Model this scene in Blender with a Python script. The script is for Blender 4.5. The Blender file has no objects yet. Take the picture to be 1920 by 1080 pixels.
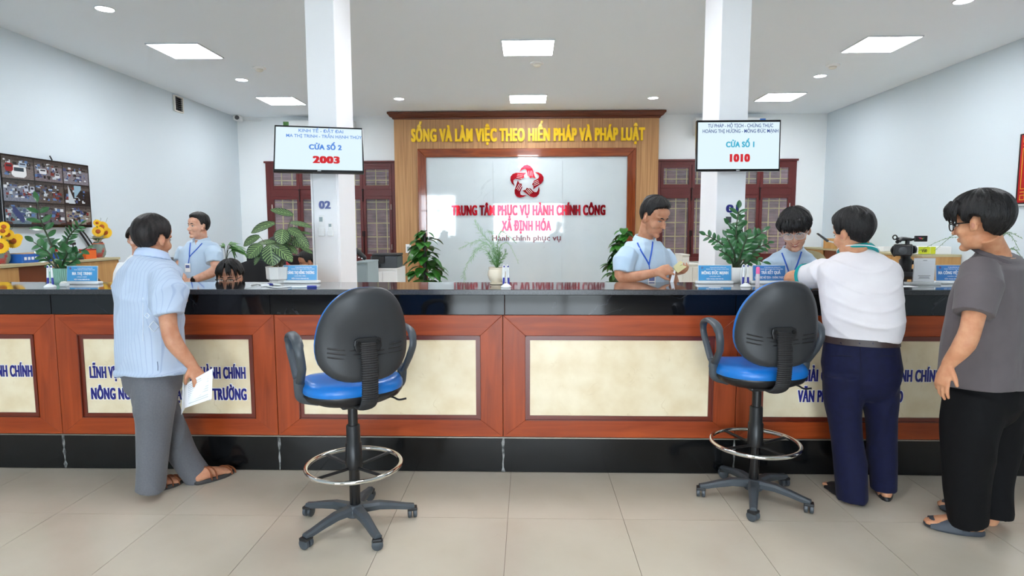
import bpy, bmesh, math, random
import numpy as np
from mathutils import Vector, Matrix, noise
random.seed(7)
PI = math.pi
C = bpy.context.scene.collection
sc = bpy.context.scene

# ------------------------------------------------------------ camera, world, exposure
FOC, PIT, YAW, ROL, CAMH = 1140.526, 0.09640876, -0.02624395, -0.00196944, 1.5
_cp, _sp, _cy, _sy = math.cos(PIT), math.sin(PIT), math.cos(YAW), math.sin(YAW)
FW = Vector((_sy*_cp, _cy*_cp, -_sp)); _rt = Vector((_cy, -_sy, 0)); _up = _rt.cross(FW)
RT = _rt*math.cos(ROL)+_up*math.sin(ROL); UP = -_rt*math.sin(ROL)+_up*math.cos(ROL)
cam = bpy.data.cameras.new('camera'); camo = bpy.data.objects.new('camera', cam); C.objects.link(camo)
cam.sensor_width = 36; cam.lens = FOC/1920*36; cam.clip_start = 0.05; cam.clip_end = 200
camo.matrix_world = Matrix((( RT.x, UP.x, -FW.x, 0), (RT.y, UP.y, -FW.y, 0), (RT.z, UP.z, -FW.z, CAMH), (0, 0, 0, 1)))
sc.camera = camo
def at(px, py, Y):                       # surveyed point: where the sight line through a photo pixel meets the plane y = Y
    d = FW*FOC+RT*(px-960)+UP*(540-py)
    return Vector((0, 0, CAMH))+d*(Y/d.y)
def onz(px, py, z=0.0):
    d = FW*FOC+RT*(px-960)+UP*(540-py)
    return Vector((0, 0, CAMH))+d*((z-CAMH)/d.z)
sc.view_settings.view_transform = 'Standard'; sc.view_settings.look = 'None'
sc.view_settings.exposure = 0.75; sc.view_settings.gamma = 1.0
sc.view_settings.use_curve_mapping = False
W = bpy.data.worlds.new('world'); sc.world = W; W.use_nodes = True
bgn = W.node_tree.nodes['Background']; bgn.inputs[0].default_value = (0.78, 0.90, 1.0, 1); bgn.inputs[1].default_value = 12.0
PANEL_EMIT = 21.0
def portal(name, loc, sx, sz):
    l = bpy.data.lights.new(name, 'AREA'); l.shape = 'RECTANGLE'; l.size = sx; l.size_y = sz; l.cycles.is_portal = True
    o = bpy.data.objects.new(name, l); o.location = loc; o.rotation_euler = (PI/2, 0, 0); C.objects.link(o)   # faces +Y (into the room)
    o.rotation_euler = (-PI/2, 0, 0)
for nm, loc, sx, sz in (('daylight_portal', (0.0, -4.98, 1.4), 3.2, 2.6), ('daylight_portal', (-4.0, -4.98, 1.95), 1.6, 2.1)):
    portal(nm, loc, sx, sz)

# ------------------------------------------------------------ materials
def lin(c): return tuple(((v/255)/12.92 if v/255 <= 0.04045 else ((v/255+0.055)/1.055)**2.4) for v in c)+(1,)
def mat(name, c, rough=0.5, metal=0.0, spec=0.5, bump=None, c2=None, cs=5.0, cmap=(0.35, 0.65), stretch=(1, 1, 1), emit=None, coat=0.0, trans=0.0, alpha=1.0, sheen=0.0, rough2=None, sss=0.0, det=4.0):
    m = bpy.data.materials.new(name); m.use_nodes = True; nt = m.node_tree; b = nt.nodes['Principled BSDF']
    b.inputs['Base Color'].default_value = lin(c); b.inputs['Roughness'].default_value = rough
    b.inputs['Metallic'].default_value = metal; b.inputs['Specular IOR Level'].default_value = spec
    b.inputs['Coat Weight'].default_value = coat; b.inputs['Transmission Weight'].default_value = trans; b.inputs['Alpha'].default_value = alpha
    b.inputs['Sheen Weight'].default_value = sheen
    if sss: b.inputs['Subsurface Weight'].default_value = sss; b.inputs['Subsurface Scale'].default_value = 0.02
    if emit: b.inputs['Emission Color'].default_value = lin(emit[0]); b.inputs['Emission Strength'].default_value = emit[1]
    if bump or c2:
        tc = nt.nodes.new('ShaderNodeTexCoord'); mp = nt.nodes.new('ShaderNodeMapping'); mp.inputs['Scale'].default_value = stretch
        nt.links.new(tc.outputs['Object'], mp.inputs[0])
    if c2:
        n = nt.nodes.new('ShaderNodeTexNoise'); n.inputs['Scale'].default_value = cs; n.inputs['Detail'].default_value = det
        r = nt.nodes.new('ShaderNodeValToRGB'); r.color_ramp.elements[0].color = lin(c); r.color_ramp.elements[1].color = lin(c2)
        r.color_ramp.elements[0].position, r.color_ramp.elements[1].position = cmap
        nt.links.new(mp.outputs[0], n.inputs['Vector']); nt.links.new(n.outputs[0], r.inputs[0]); nt.links.new(r.outputs[0], b.inputs['Base Color'])
    if bump:
        n2 = nt.nodes.new('ShaderNodeTexNoise'); n2.inputs['Scale'].default_value = bump[0]; n2.inputs['Detail'].default_value = 3
        bp = nt.nodes.new('ShaderNodeBump'); bp.inputs['Strength'].default_value = bump[1]; bp.inputs['Distance'].default_value = bump[2] if len(bump) > 2 else 0.01
        nt.links.new(mp.outputs[0], n2.inputs['Vector']); nt.links.new(n2.outputs[0], bp.inputs['Height']); nt.links.new(bp.outputs[0], b.inputs['Normal'])
    return m
def wood(name, c, c2, rough=0.35, axis='x', sc_=1.0, coat=0.0, spec=0.5, dist=3.0):
    m = mat(name, c, rough, coat=coat, spec=spec); nt = m.node_tree; b = nt.nodes['Principled BSDF']
    tc = nt.nodes.new('ShaderNodeTexCoord'); mp = nt.nodes.new('ShaderNodeMapping')
    s = {'x': (1.2, 14, 14), 'z': (14, 14, 1.2), 'y': (14, 1.2, 14)}[axis]; mp.inputs['Scale'].default_value = tuple(v*sc_ for v in s)
    n = nt.nodes.new('ShaderNodeTexNoise'); n.inputs['Scale'].default_value = 1.6; n.inputs['Detail'].default_value = 7; n.inputs['Distortion'].default_value = dist*0.3
    r = nt.nodes.new('ShaderNodeValToRGB'); r.color_ramp.elements[0].color = lin(c2); r.color_ramp.elements[1].color = lin(c)
    r.color_ramp.elements[0].position, r.color_ramp.elements[1].position = 0.3, 0.68
    nt.links.new(tc.outputs['Object'], mp.inputs[0]); nt.links.new(mp.outputs[0], n.inputs['Vector']); nt.links.new(n.outputs[0], r.inputs[0]); nt.links.new(r.outputs[0], b.inputs['Base Color'])
    return m
def veined(name, base, c2, vein, rough, cs=3.0, vs=1.2, vw=0.035, spec=0.5, vpos=0.5, coat=0.0, vamt=0.7):
    m = mat(name, base, rough, c2=c2, cs=cs, cmap=(0.3, 0.7), spec=spec, coat=coat); nt = m.node_tree; b = nt.nodes['Principled BSDF']
    ramp = [n for n in nt.nodes if n.type == 'VALTORGB'][0]; tc = [n for n in nt.nodes if n.type == 'TEX_COORD'][0]
    n = nt.nodes.new('ShaderNodeTexNoise'); n.inputs['Scale'].default_value = vs; n.inputs['Detail'].default_value = 6; n.inputs['Distortion'].default_value = 1.2
    nt.links.new(tc.outputs['Object'], n.inputs['Vector'])
    r = nt.nodes.new('ShaderNodeValToRGB'); e = r.color_ramp.elements
    e[0].position = vpos-vw; e[0].color = (0, 0, 0, 1); e[1].position = vpos+vw; e[1].color = (0, 0, 0, 1); k = e.new(vpos); k.color = (1, 1, 1, 1)
    mx = nt.nodes.new('ShaderNodeMix'); mx.data_type = 'RGBA'
    n3 = nt.nodes.new('ShaderNodeTexNoise'); n3.inputs['Scale'].default_value = vs*1.7; nt.links.new(tc.outputs['Object'], n3.inputs['Vector'])
    r3 = nt.nodes.new('ShaderNodeMapRange'); r3.inputs[1].default_value = 0.52; r3.inputs[2].default_value = 0.68; r3.inputs[4].default_value = vamt; mu = nt.nodes.new('ShaderNodeMath'); mu.operation = 'MULTIPLY'
    nt.links.new(n3.outputs[0], r3.inputs[0]); nt.links.new(n.outputs[0], r.inputs[0]); nt.links.new(r.outputs[0], mu.inputs[0]); nt.links.new(r3.outputs[0], mu.inputs[1]); nt.links.new(mu.outputs[0], mx.inputs[0]); nt.links.new(ramp.outputs[0], mx.inputs[6]); mx.inputs[7].default_value = lin(vein)
    nt.links.new(mx.outputs[2], b.inputs['Base Color'])
    return m
M = {}
M['wallb'] = mat('wall_paint_lightened', (236, 241, 243), 0.7, bump=(60, 0.05, 0.002))  # same paint as the side walls, lightened to stand for more light here
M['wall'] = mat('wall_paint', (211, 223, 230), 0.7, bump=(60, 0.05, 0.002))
M['ceil'] = mat('ceiling_paint', (236, 244, 250), 0.8)
M['column'] = mat('column_paint', (248, 249, 252), 0.55)
M['tile'] = veined('floor_tile', (203, 193, 177), (195, 184, 167), (188, 174, 156), 0.22, cs=3, vs=2.2, vw=0.008, spec=0.45, vamt=0.35)
M['grout'] = mat('grout', (120, 105, 92), 0.8)
M['granite'] = veined('black_granite', (12, 13, 16), (19, 20, 24), (90, 92, 98), 0.07, cs=9, vs=1.6, vw=0.004, spec=0.4)
M['granite_top'] = mat('black_granite_top', (30, 32, 36), 0.07, c2=(42, 44, 49), cs=160, spec=0.9, coat=0.5)
M['edge_highlight'] = mat('edge_highlight', (58, 58, 62), 0.25, c2=(44, 45, 48), cs=120)  # lighter grey paints in the highlights along the front of the slab
M['plinth'] = mat('plinth_granite', (13, 14, 15), 0.14, c2=(20, 21, 22), cs=14, spec=.4)
M['putty'] = mat('joint_putty', (150, 150, 148), 0.8, c2=(60, 60, 60), cs=30)
M['woodh'] = wood('counter_wood_across', (172, 74, 28), (138, 52, 16), 0.36, 'x', coat=0.05, spec=.35)
M['woodv'] = wood('counter_wood_upright', (168, 72, 30), (136, 54, 20), 0.36, 'z', coat=0.05, spec=.35)
M['woodm'] = mat('counter_moulding', (104, 34, 14), 0.3, coat=0.2)
M['beige'] = veined('beige_marble', (240, 226, 196), (226, 206, 168), (212, 190, 150), 0.2, cs=6, vs=5, vw=0.02, vamt=0.6)
M['navy'] = mat('navy_print', (22, 22, 120), 0.4)
M['white'] = mat('white_print', (245, 245, 248), 0.4)
M['metalstrip'] = mat('steel_strip', (150, 145, 135), 0.35, 0.8)
M['laminate'] = None
M['brownwood'] = wood('polished_brown_wood', (150, 74, 34), (112, 48, 20), 0.12, 'x', coat=0.6)
M['brownwoodz'] = wood('polished_brown_wood_upright', (150, 74, 34), (112, 48, 20), 0.12, 'z', coat=0.6)
M['crown'] = wood('crown_wood', (112, 56, 34), (84, 36, 20), 0.3, 'x')
M['marble'] = veined('white_marble', (212, 222, 226), (205, 216, 221), (178, 190, 196), 0.045, cs=2, vs=1.1, vw=0.006, spec=0.8, coat=0.4)
M['gold'] = mat('yellow_letter', (250, 205, 20), 0.25, emit=None)
M['redmirror'] = mat('red_mirror_acrylic', (190, 22, 40), 0.06, 0.75)
M['darkred'] = mat('dark_red_acrylic', (110, 16, 30), 0.2)
M['winframe'] = mat('window_paint', (96, 28, 27), 0.38, c2=(84, 24, 23), cs=3)
M['glass'] = mat('window_glass', (200, 208, 210), 0.02, trans=0.0, alpha=0.10, spec=0.9)
M['grille'] = mat('yellow_grille', (196, 176, 120), 0.5)
M['shutter'] = mat('shutter_slat', (150, 112, 118), 0.6, c2=(112, 78, 86), cs=6)
M['bolt'] = mat('dark_bolt', (40, 22, 22), 0.4, 0.5)
M['steel'] = mat('hinge_steel', (200, 195, 185), 0.3, 0.9)
M['black'] = mat('black_plastic', (24, 24, 26), 0.4)
M['blackgloss'] = mat('black_gloss', (14, 14, 17), 0.12)
M['dark'] = mat('charcoal_plastic', (46, 48, 51), 0.45, bump=(250, 0.15, 0.002))
M['darkgrey'] = mat('grey_plastic', (66, 72, 78), 0.42)
M['chrome'] = mat('chrome', (225, 222, 218), 0.09, 1.0)
M['blue'] = mat('blue_cushion', (18, 118, 205), 0.38, bump=(400, 0.1, 0.001), coat=0.15)
M['whitep'] = mat('white_plastic', (238, 240, 240), 0.35)
M['whitec'] = mat('white_ceramic', (242, 240, 236), 0.12)
M['cream'] = mat('cream_ceramic', (238, 224, 200), 0.2)
M['mint'] = mat('mint_ceramic', (140, 186, 166), 0.2)
M['panel'] = mat('lamp_panel', (255, 255, 255), 0.4, emit=((248, 250, 255), PANEL_EMIT))
M['alu'] = mat('alu_trim', (215, 220, 224), 0.35, 0.3)
M['bluesign'] = mat('blue_sign', (74, 158, 214), 0.3)
M['bluesign2'] = mat('deep_blue_sign', (66, 130, 198), 0.3)
M['acrylic'] = mat('clear_acrylic', (235, 240, 242), 0.08, alpha=0.6)
M['paper'] = mat('paper', (240, 242, 246), 0.6)
M['oak'] = wood('oak_laminate', (205, 160, 100), (188, 140, 82), 0.4, 'z', sc_=0.8)
M['oaktop'] = mat('khaki_top', (190, 180, 142), 0.4)
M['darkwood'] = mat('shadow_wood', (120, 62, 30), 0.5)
M['soil'] = mat('soil', (60, 42, 32), 0.9, c2=(110, 90, 70), cs=60)
M['leafz'] = mat('glossy_leaf', (34, 84, 44), 0.28, c2=(58, 112, 62), cs=14, spec=0.6)
M['leafp'] = mat('pothos_leaf', (36, 92, 30), 0.32, c2=(60, 124, 44), cs=8)
M['stem'] = mat('dark_stem', (38, 52, 34), 0.5, c2=(62, 74, 44), cs=20)
M['fern'] = mat('fern_green', (96, 146, 72), 0.5, c2=(62, 116, 56), cs=20)
M['fernpale'] = mat('pale_fern', (150, 184, 150), 0.5)
M['yellow'] = mat('petal_yellow', (250, 200, 16), 0.5)
M['disc'] = mat('sunflower_disc', (150, 66, 16), 0.7, c2=(196, 96, 20), cs=80)
M['orange'] = mat('orange_label', (236, 110, 40), 0.5)
M['vase'] = mat('painted_vase', (120, 138, 130), 0.25, c2=(176, 70, 66), cs=12, cmap=(0.5, 0.62))
M['binderblue'] = mat('blue_box', (24, 62, 160), 0.4, c2=(40, 104, 190), cs=1.2)
M['binderlime'] = mat('lime_box', (206, 216, 40), 0.45)
M['redlac'] = mat('red_lacquer', (176, 20, 26), 0.3)
M['goldline'] = mat('gold_line', (226, 184, 60), 0.35, 0.3)
M['pink'] = mat('pink_cap', (250, 110, 170), 0.4)
M['pinblue'] = mat('pen_blue', (28, 40, 150), 0.35)
M['greyfurn'] = mat('grey_cabinet', (150, 166, 170), 0.45)
M['offwhite'] = mat('off_white_cabinet', (226, 224, 214), 0.5)
M['redcloth'] = mat('red_cloth', (170, 20, 34), 0.7)
M['blackcloth'] = mat('black_cloth', (22, 22, 26), 0.8)

# ------------------------------------------------------------ mesh helper
def frame_from(d, up=(0, 0, 1)):
    d = Vector(d).normalized(); u = Vector(up)
    if abs(d.dot(u.normalized())) > 0.98: u = Vector((0, 1, 0)) if abs(d.y) < 0.9 else Vector((1, 0, 0))
    s = d.cross(u).normalized(); u = s.cross(d).normalized()
    return s, d, u
def rotz(a): return Matrix.Rotation(a, 3, 'Z')
def catmull(P, n):
    P = [Vector(p) for p in P]; out = []
    if len(P) < 3:
        return [P[0].lerp(P[-1], i/n) for i in range(n+1)]
    for i in range(len(P)-1):
        p0 = P[i-1] if i else P[0]*2-P[1]; p1, p2 = P[i], P[i+1]; p3 = P[i+2] if i+2 < len(P) else P[-1]*2-P[-2]
        for k in range(n):
            t = k/n; out.append(0.5*((2*p1)+(p2-p0)*t+(2*p0-5*p1+4*p2-p3)*t*t+(3*p1-p0-3*p2+p3)*t**3))
    out.append(P[-1]); return out
class MB:
    def __init__(s): s.V = []; s.F = []
    def add(s, V, F):
        b = len(s.V); s.V += [Vector(v) for v in V]; s.F += [tuple(i+b for i in f) for f in F]; return s
    def box(s, c, d, R=None):
        c = Vector(c); v = []
        for x in (-.5, .5):
            for y in (-.5, .5):
                for z in (-.5, .5):
                    q = Vector((x*d[0], y*d[1], z*d[2])); v.append(c+(R@q if R is not None else q))
        return s.add(v, [(0, 1, 3, 2), (4, 6, 7, 5), (0, 4, 5, 1), (2, 3, 7, 6), (0, 2, 6, 4), (1, 5, 7, 3)])
    def bx(s, x0, x1, y0, y1, z0, z1): return s.box(((x0+x1)/2, (y0+y1)/2, (z0+z1)/2), (x1-x0, y1-y0, z1-z0))
    def rings(s, rings, closed=False, cap=True):
        n = len(rings[0]); V = [v for r in rings for v in r]; F = []; m = len(rings)
        for i in range(m-1 if not closed else m):
            a, b = i*n, ((i+1) % m)*n
            for k in range(n): F.append((a+k, a+(k+1) % n, b+(k+1) % n, b+k))
        if cap and not closed: F.append(tuple(range(n-1, -1, -1))); F.append(tuple((m-1)*n+k for k in range(n)))
        return s.add(V, F)
    def tube(s, P, r, n=10, up=(0, 0, 1), cap=True, closed=False, dome=False):
        P = [Vector(p) for p in P]; R = []
        if not isinstance(r, (list, tuple)): r = [r]*len(P)
        r = [(q, q) if not isinstance(q, (list, tuple)) else q for q in r]
        if len(r) != len(P):
            k_ = len(r)-1; q_ = []
            for i in range(len(P)):
                t = i/(len(P)-1)*k_; j = min(int(t), max(k_-1, 0)); f = t-j; a, b = r[j], r[min(j+1, k_)]; q_.append((a[0]+(b[0]-a[0])*f, a[1]+(b[1]-a[1])*f))
            r = q_
        prev = None
        for i, p in enumerate(P):
            a = P[i-1] if (i or closed) else P[0]; b = P[(i+1) % len(P)] if (i+1 < len(P) or closed) else P[-1]
            d = (b-a); d = d.normalized() if d.length > 1e-9 else Vector((0, 0, 1))
            if prev is None: sx, _, u = frame_from(d, up)
            else:
                u = prev-d*prev.dot(d); u.normalize(); sx = d.cross(u).normalized()
            prev = u
            R.append([p+sx*math.cos(2*PI*k/n)*r[i][0]+u*math.sin(2*PI*k/n)*r[i][1] for k in range(n)])
        if dome and not closed:
            def shrink(ring, c, f, off): return [c+(v-c)*f+off for v in ring]
            d0 = (P[0]-P[1]).normalized()*min(r[0]); d1 = (P[-1]-P[-2]).normalized()*min(r[-1])
            R = [shrink(R[0], P[0], .45, d0*.9), shrink(R[0], P[0], .8, d0*.6)]+R+[shrink(R[-1], P[-1], .8, d1*.6), shrink(R[-1], P[-1], .45, d1*.9)]
        return s.rings(R, closed, cap)
    def ell(s, c, r, R=None, n=16, m=10):
        c = Vector(c); rr = []
        for i in range(1, m):
            t = PI*i/m; rr.append([Vector((math.sin(t)*math.cos(2*PI*k/n)*r[0], math.sin(t)*math.sin(2*PI*k/n)*r[1], -math.cos(t)*r[2])) for k in range(n)])
        rr = [[c+(R@v if R is not None else v) for v in q] for q in rr]
        return s.rings(rr)
    def lathe(s, c, prof, n=24, R=None, sq=None):
        c = Vector(c); rr = []
        for (r, z) in prof:
            q = [Vector((r*math.cos(2*PI*(k+.5)/n), r*math.sin(2*PI*(k+.5)/n), z)) for k in range(n)]
            rr.append([c+(R@v if R is not None else v) for v in q])
        return s.rings(rr)
    def cyl(s, a, b, r, n=16, r2=None): return s.tube([a, b], [r, r if r2 is None else r2], n)
    def prism(s, poly, o, ux, uy, th):            # polygon in the (ux, uy) plane pushed along ux x uy by th
        o, ux, uy = Vector(o), Vector(ux), Vector(uy); nn = ux.cross(uy)*th; n = len(poly)
        V = [o+ux*x+uy*y for x, y in poly]; V += [v+nn for v in V]
        return s.add(V, [tuple(range(n-1, -1, -1)), tuple(range(n, 2*n))]+[(i, (i+1) % n, n+(i+1) % n, n+i) for i in range(n)])
    def build(s, name, m=None, parent=None, smooth=False, bevel=0.0, col=None):
        org = origin(parent) if parent else Vector((0, 0, 0))
        me = bpy.data.meshes.new(name); me.from_pydata([v-org for v in s.V], [], s.F); me.update()
        return link(name, me, m, parent, smooth, bevel)
def origin(o):
    v = Vector((0, 0, 0))
    while o is not None: v += o.location; o = o.parent
    return v
def link(name, me, m, parent, smooth=False, bevel=0.0):
    o = bpy.data.objects.new(name, me); C.objects.link(o)
    if m is not None: me.materials.append(M[m] if isinstance(m, str) else m)
    if parent is not None: o.parent = parent
    if smooth: me.polygons.foreach_set('use_smooth', [True]*len(me.polygons)); sharp(me)
    if bevel:
        b = o.modifiers.new('bevel', 'BEVEL'); b.width = bevel; b.segments = 2; b.limit_method = 'ANGLE'; b.angle_limit = 0.7
    return o
def sharp(me, ang=0.9):
    bm = bmesh.new(); bm.from_mesh(me); bmesh.ops.recalc_face_normals(bm, faces=bm.faces)
    for e in bm.edges:
        if len(e.link_faces) == 2 and e.calc_face_angle(0) > ang: e.smooth = False
    bm.to_mesh(me); bm.free()
def tag(o, label=None, cat=None, group=None, kind=None):
    if label: o['label'] = label
    if cat: o['category'] = cat
    if group: o['group'] = group
    if kind: o['kind'] = kind
    return o
def empty(name, loc, label=None, cat=None, group=None, kind=None, parent=None):
    o = bpy.data.objects.new(name, None); C.objects.link(o); o.location = loc; o.empty_display_size = 0.1
    if parent: o.parent = parent; o.location = Vector(loc)-origin(parent)
    return tag(o, label, cat, group, kind)
KIDS = {}
def copy_tree(o, parent=None):
    c = o.copy(); C.objects.link(c)
    if parent is not None: c.parent = parent
    for ch in [q for q in ALLOBJ() if q.parent == o]: copy_tree(ch, c)
    return c
def ALLOBJ(): return list(C.objects)
DG = None
LINKS = []
def textmesh(s, w=None, h=None, ext=0.0, off=0.0, space=1.0):
    LINKS.clear(); cu = bpy.data.curves.new('lettering', 'FONT'); cu.body = s; cu.extrude = 0; cu.offset = 0.012; cu.space_character = 1+off*1.9; cu.resolution_u = 4
    o = bpy.data.objects.new('tmp', cu); C.objects.link(o); dg = bpy.context.evaluated_depsgraph_get()
    me = bpy.data.meshes.new_from_object(o.evaluated_get(dg)); bpy.data.objects.remove(o); bpy.data.curves.remove(cu)
    n = len(me.vertices); co = np.zeros(n*3); me.vertices.foreach_get('co', co); co = co.reshape(-1, 3)
    F = [tuple(p.vertices) for p in me.polygons]; bpy.data.meshes.remove(me)
    ar = [sum(co[f[i]][0]*co[f[(i+1) % len(f)]][1]-co[f[(i+1) % len(f)]][0]*co[f[i]][1] for i in range(len(f))) for f in F]
    sg = 1 if sum(ar) > 0 else -1; F = [f for f, a in zip(F, ar) if a*sg > 1e-7]
    if off:
        sh = [(-off*k, off*.22*j) for k in (-1, -.5, 0, .5, 1) for j in (-1, 1)]
        N0 = n; co = np.vstack([co+np.array((a, b, .00006*q)) for q, (a, b) in enumerate(sh)]); F = [tuple(i+N0*k for i in f) for k in range(len(sh)) for f in F]; n = len(co)
    x0, x1 = co[:, 0].min(), co[:, 0].max()
    sx = (w/(x1-x0)) if w else 1; sy = (h/0.729) if h else sx
    if not w: sx = sy
    co[:, 0] = (co[:, 0]-(x0+x1)/2)*sx; co[:, 1] *= sy
    if ext:
        from collections import Counter
        E = Counter(); nf = []
        for f in F:
            for i in range(len(f)): E[(f[i], f[(i+1) % len(f)])] += 1
        for (a, b) in list(E):
            if (b, a) not in E: nf.append((b, a, a+n, b+n))
        top = co.copy(); top[:, 2] += ext; co = np.vstack([co, top])
        tv = []; tf = []; rj = random.Random(1)
        for f in F:
            j = rj.random()*9e-5; tf.append(tuple(2*n+len(tv)+i for i in range(len(f)))); tv += [co[i+n]+np.array((0, 0, j)) for i in f]; LINKS.extend([(2*n+len(tv)-len(f)+i, f[i]) for i in range(len(f))])
        co = np.vstack([co, np.array(tv)])
        F = [tuple(reversed(f)) for f in F]+tf+[tuple(reversed(q)) for q in nf]
    return co, F
def weldless(co, F): return co, F
def text(s, o, ux, uy, w, h, m, parent, ext=0.002, off=0.0, name='lettering', outline=None, split=False):
    """lettering centred on o (baseline middle) in the plane ux, uy; it stands ext proud along ux x uy"""
    o, ux, uy = Vector(o), Vector(ux).normalized(), Vector(uy).normalized(); nn = ux.cross(uy)
    if outline:
        co, F = textmesh(s, w+outline*.9, h*1.06, ext*0.5, off+0.035)
        MB().add([o+ux*c[0]+uy*(c[1]-outline*.3)+nn*c[2] for c in co], F).build(name, 'white', parent)
    co, F = textmesh(s, w, h, ext, off)
    V = [o+ux*c[0]+uy*c[1]+nn*c[2] for c in co]
    if not split: return MB().add(V, F).build(name, m, parent)
    par = list(range(len(co)))
    def fd(a):
        while par[a] != a: par[a] = par[par[a]]; a = par[a]
        return a
    for f in F:
        for i in f[1:]: par[fd(i)] = fd(f[0])
    for a_, b_ in LINKS: par[fd(a_)] = fd(b_)
    isl = {}
    for i in range(len(co)): isl.setdefault(fd(i), []).append(i)
    L = sorted([[min(co[i][0] for i in q), max(co[i][0] for i in q), set(q)] for q in isl.values()], key=lambda q: -(q[1]-q[0]))
    groups = []
    for a, b, q in L:
        for g in groups:
            ov = min(b, g[1])-max(a, g[0])
            if ov > 0.45*(b-a): g[2] |= q; break
        else: groups.append([a, b, set(q)])
    for g in sorted(groups, key=lambda q: q[0]):
        idx = {v: k for k, v in enumerate(sorted(g[2]))}
        MB().add([V[v] for v in sorted(g[2])], [tuple(idx[i] for i in f) for f in F if f[0] in idx]).build('letter', m, parent)
XR, YF, ZU = Vector((1, 0, 0)), Vector((0, 1, 0)), Vector((0, 0, 1))
# ------------------------------------------------------------ room shell
XL, XRR, YB, YFRONT, HC = -5.44, 5.46, 11.49, -5.0, 3.589
floor = MB().bx(XL-.2, XRR+.2, YFRONT-.2, YB+.2, -0.1, -0.004).build('floor', 'grout'); tag(floor, kind='structure')
tm = None
T0x, T0y = -3.104, 3.039
for i in range(-5, 15):
    for j in range(-6, 2):
        x, y = T0x+.6*i, T0y+.6*j
        if x+.6 < XL or x > XRR: continue
        if tm is None: o = MB().bx(.0012, .5988, .0012, .5988, -0.004, 0).build('tile', 'tile', floor); tm = o.data
        else: o = link('tile', tm, None, floor)
        o.location = (x, y, 0)
# the floor behind the counter and far in front, out of sight: one sheet
tag(MB().bx(XL, XRR, T0y+1.2, YB, -.004, 0).bx(XL, XRR, YFRONT, T0y-3.6, -.004, 0).build('tile_field', 'tile', floor), kind='stuff')
tag(MB().bx(XL-.2, XRR+.2, YFRONT-.2, YB+.2, HC, HC+.12).build('ceiling', 'ceil'), kind='structure')
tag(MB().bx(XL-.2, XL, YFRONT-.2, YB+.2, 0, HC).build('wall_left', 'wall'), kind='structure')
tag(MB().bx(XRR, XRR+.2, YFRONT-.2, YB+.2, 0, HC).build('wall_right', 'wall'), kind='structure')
WINL = (-4.93, -2.462); WINR = (2.368, 4.935); WZ0, WZ1 = 0.9, 2.745
wb = MB(); wy0, wy1 = YB, YB+.2
for x0, x1 in ((XL, WINL[0]), (WINL[1], WINR[0]), (WINR[1], XRR)): wb.bx(x0, x1, wy0, wy1, 0, HC)
for a in (WINL, WINR): wb.bx(a[0], a[1], wy0, wy1, 0, WZ0); wb.bx(a[0], a[1], wy0, wy1, WZ1, HC)
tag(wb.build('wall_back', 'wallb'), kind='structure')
wf = MB(); fy0, fy1 = YFRONT-.2, YFRONT       # wall behind the viewer: open double doorway and one window, the daylight of the hall
wf.bx(XL, -4.8, fy0, fy1, 0, HC); wf.bx(-3.2, -1.6, fy0, fy1, 0, HC); wf.bx(1.6, XRR, fy0, fy1, 0, HC)
wf.bx(-4.8, -3.2, fy0, fy1, 0, .9); wf.bx(-4.8, -3.2, fy0, fy1, 3.0, HC); wf.bx(-1.6, 1.6, fy0, fy1, 2.7, HC)
tag(wf.build('wall_front', mat('front_wall_dimmed', (150, 146, 140), .8)), kind='structure')  # paint darkened to stand for a dimmer hall in the granite reflections
tag(MB().bx(-4.82, -4.76, fy0, fy1+.02, .9, 3).bx(-3.24, -3.18, fy0, fy1+.02, .9, 3).bx(-4.02, -3.97, fy0, fy1, .9, 3).bx(-4.8, -3.2, fy0, fy1, 2.3, 2.36).bx(-4.8, -3.2, fy0, fy1, .88, .94).build('window_3', 'winframe'), kind='structure')
tag(MB().bx(-1.62, -1.54, fy0, fy1+.02, 0, 2.7).bx(1.54, 1.62, fy0, fy1+.02, 0, 2.7).bx(-.78, -.72, fy0, fy1, 0, 2.7).bx(.72, .78, fy0, fy1, 0, 2.7).bx(-1.6, 1.6, fy0, fy1, 2.62, 2.7).bx(-1.6, 1.6, fy0, fy1, 2.1, 2.16).build('door_1', 'winframe'), kind='structure')
tag(MB().bx(-30, 30, -30, YFRONT-.2, -.14, -.04).build('ground', mat('yard', (150, 150, 145), .9)), kind='structure')
# columns
for nm, x0, x1 in (('trim_1', -1.64, -1.425), ('trim_2', 1.40, 1.612)):
    c = MB().bx(x0, x1, 4.6, 5.03, 0, HC).build(nm, 'column', bevel=.004); tag(c, kind='structure')
# cable casing on the left column
cs = MB().bx(-1.632, -1.62, 4.585, 4.6, 1.1, 2.0).bx(-1.617, -1.44, 4.590, 4.6, 1.1, 2.0).build('cable_panel', 'column', [o for o in C.objects if o.name == 'trim_1'][0], bevel=.002)

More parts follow.
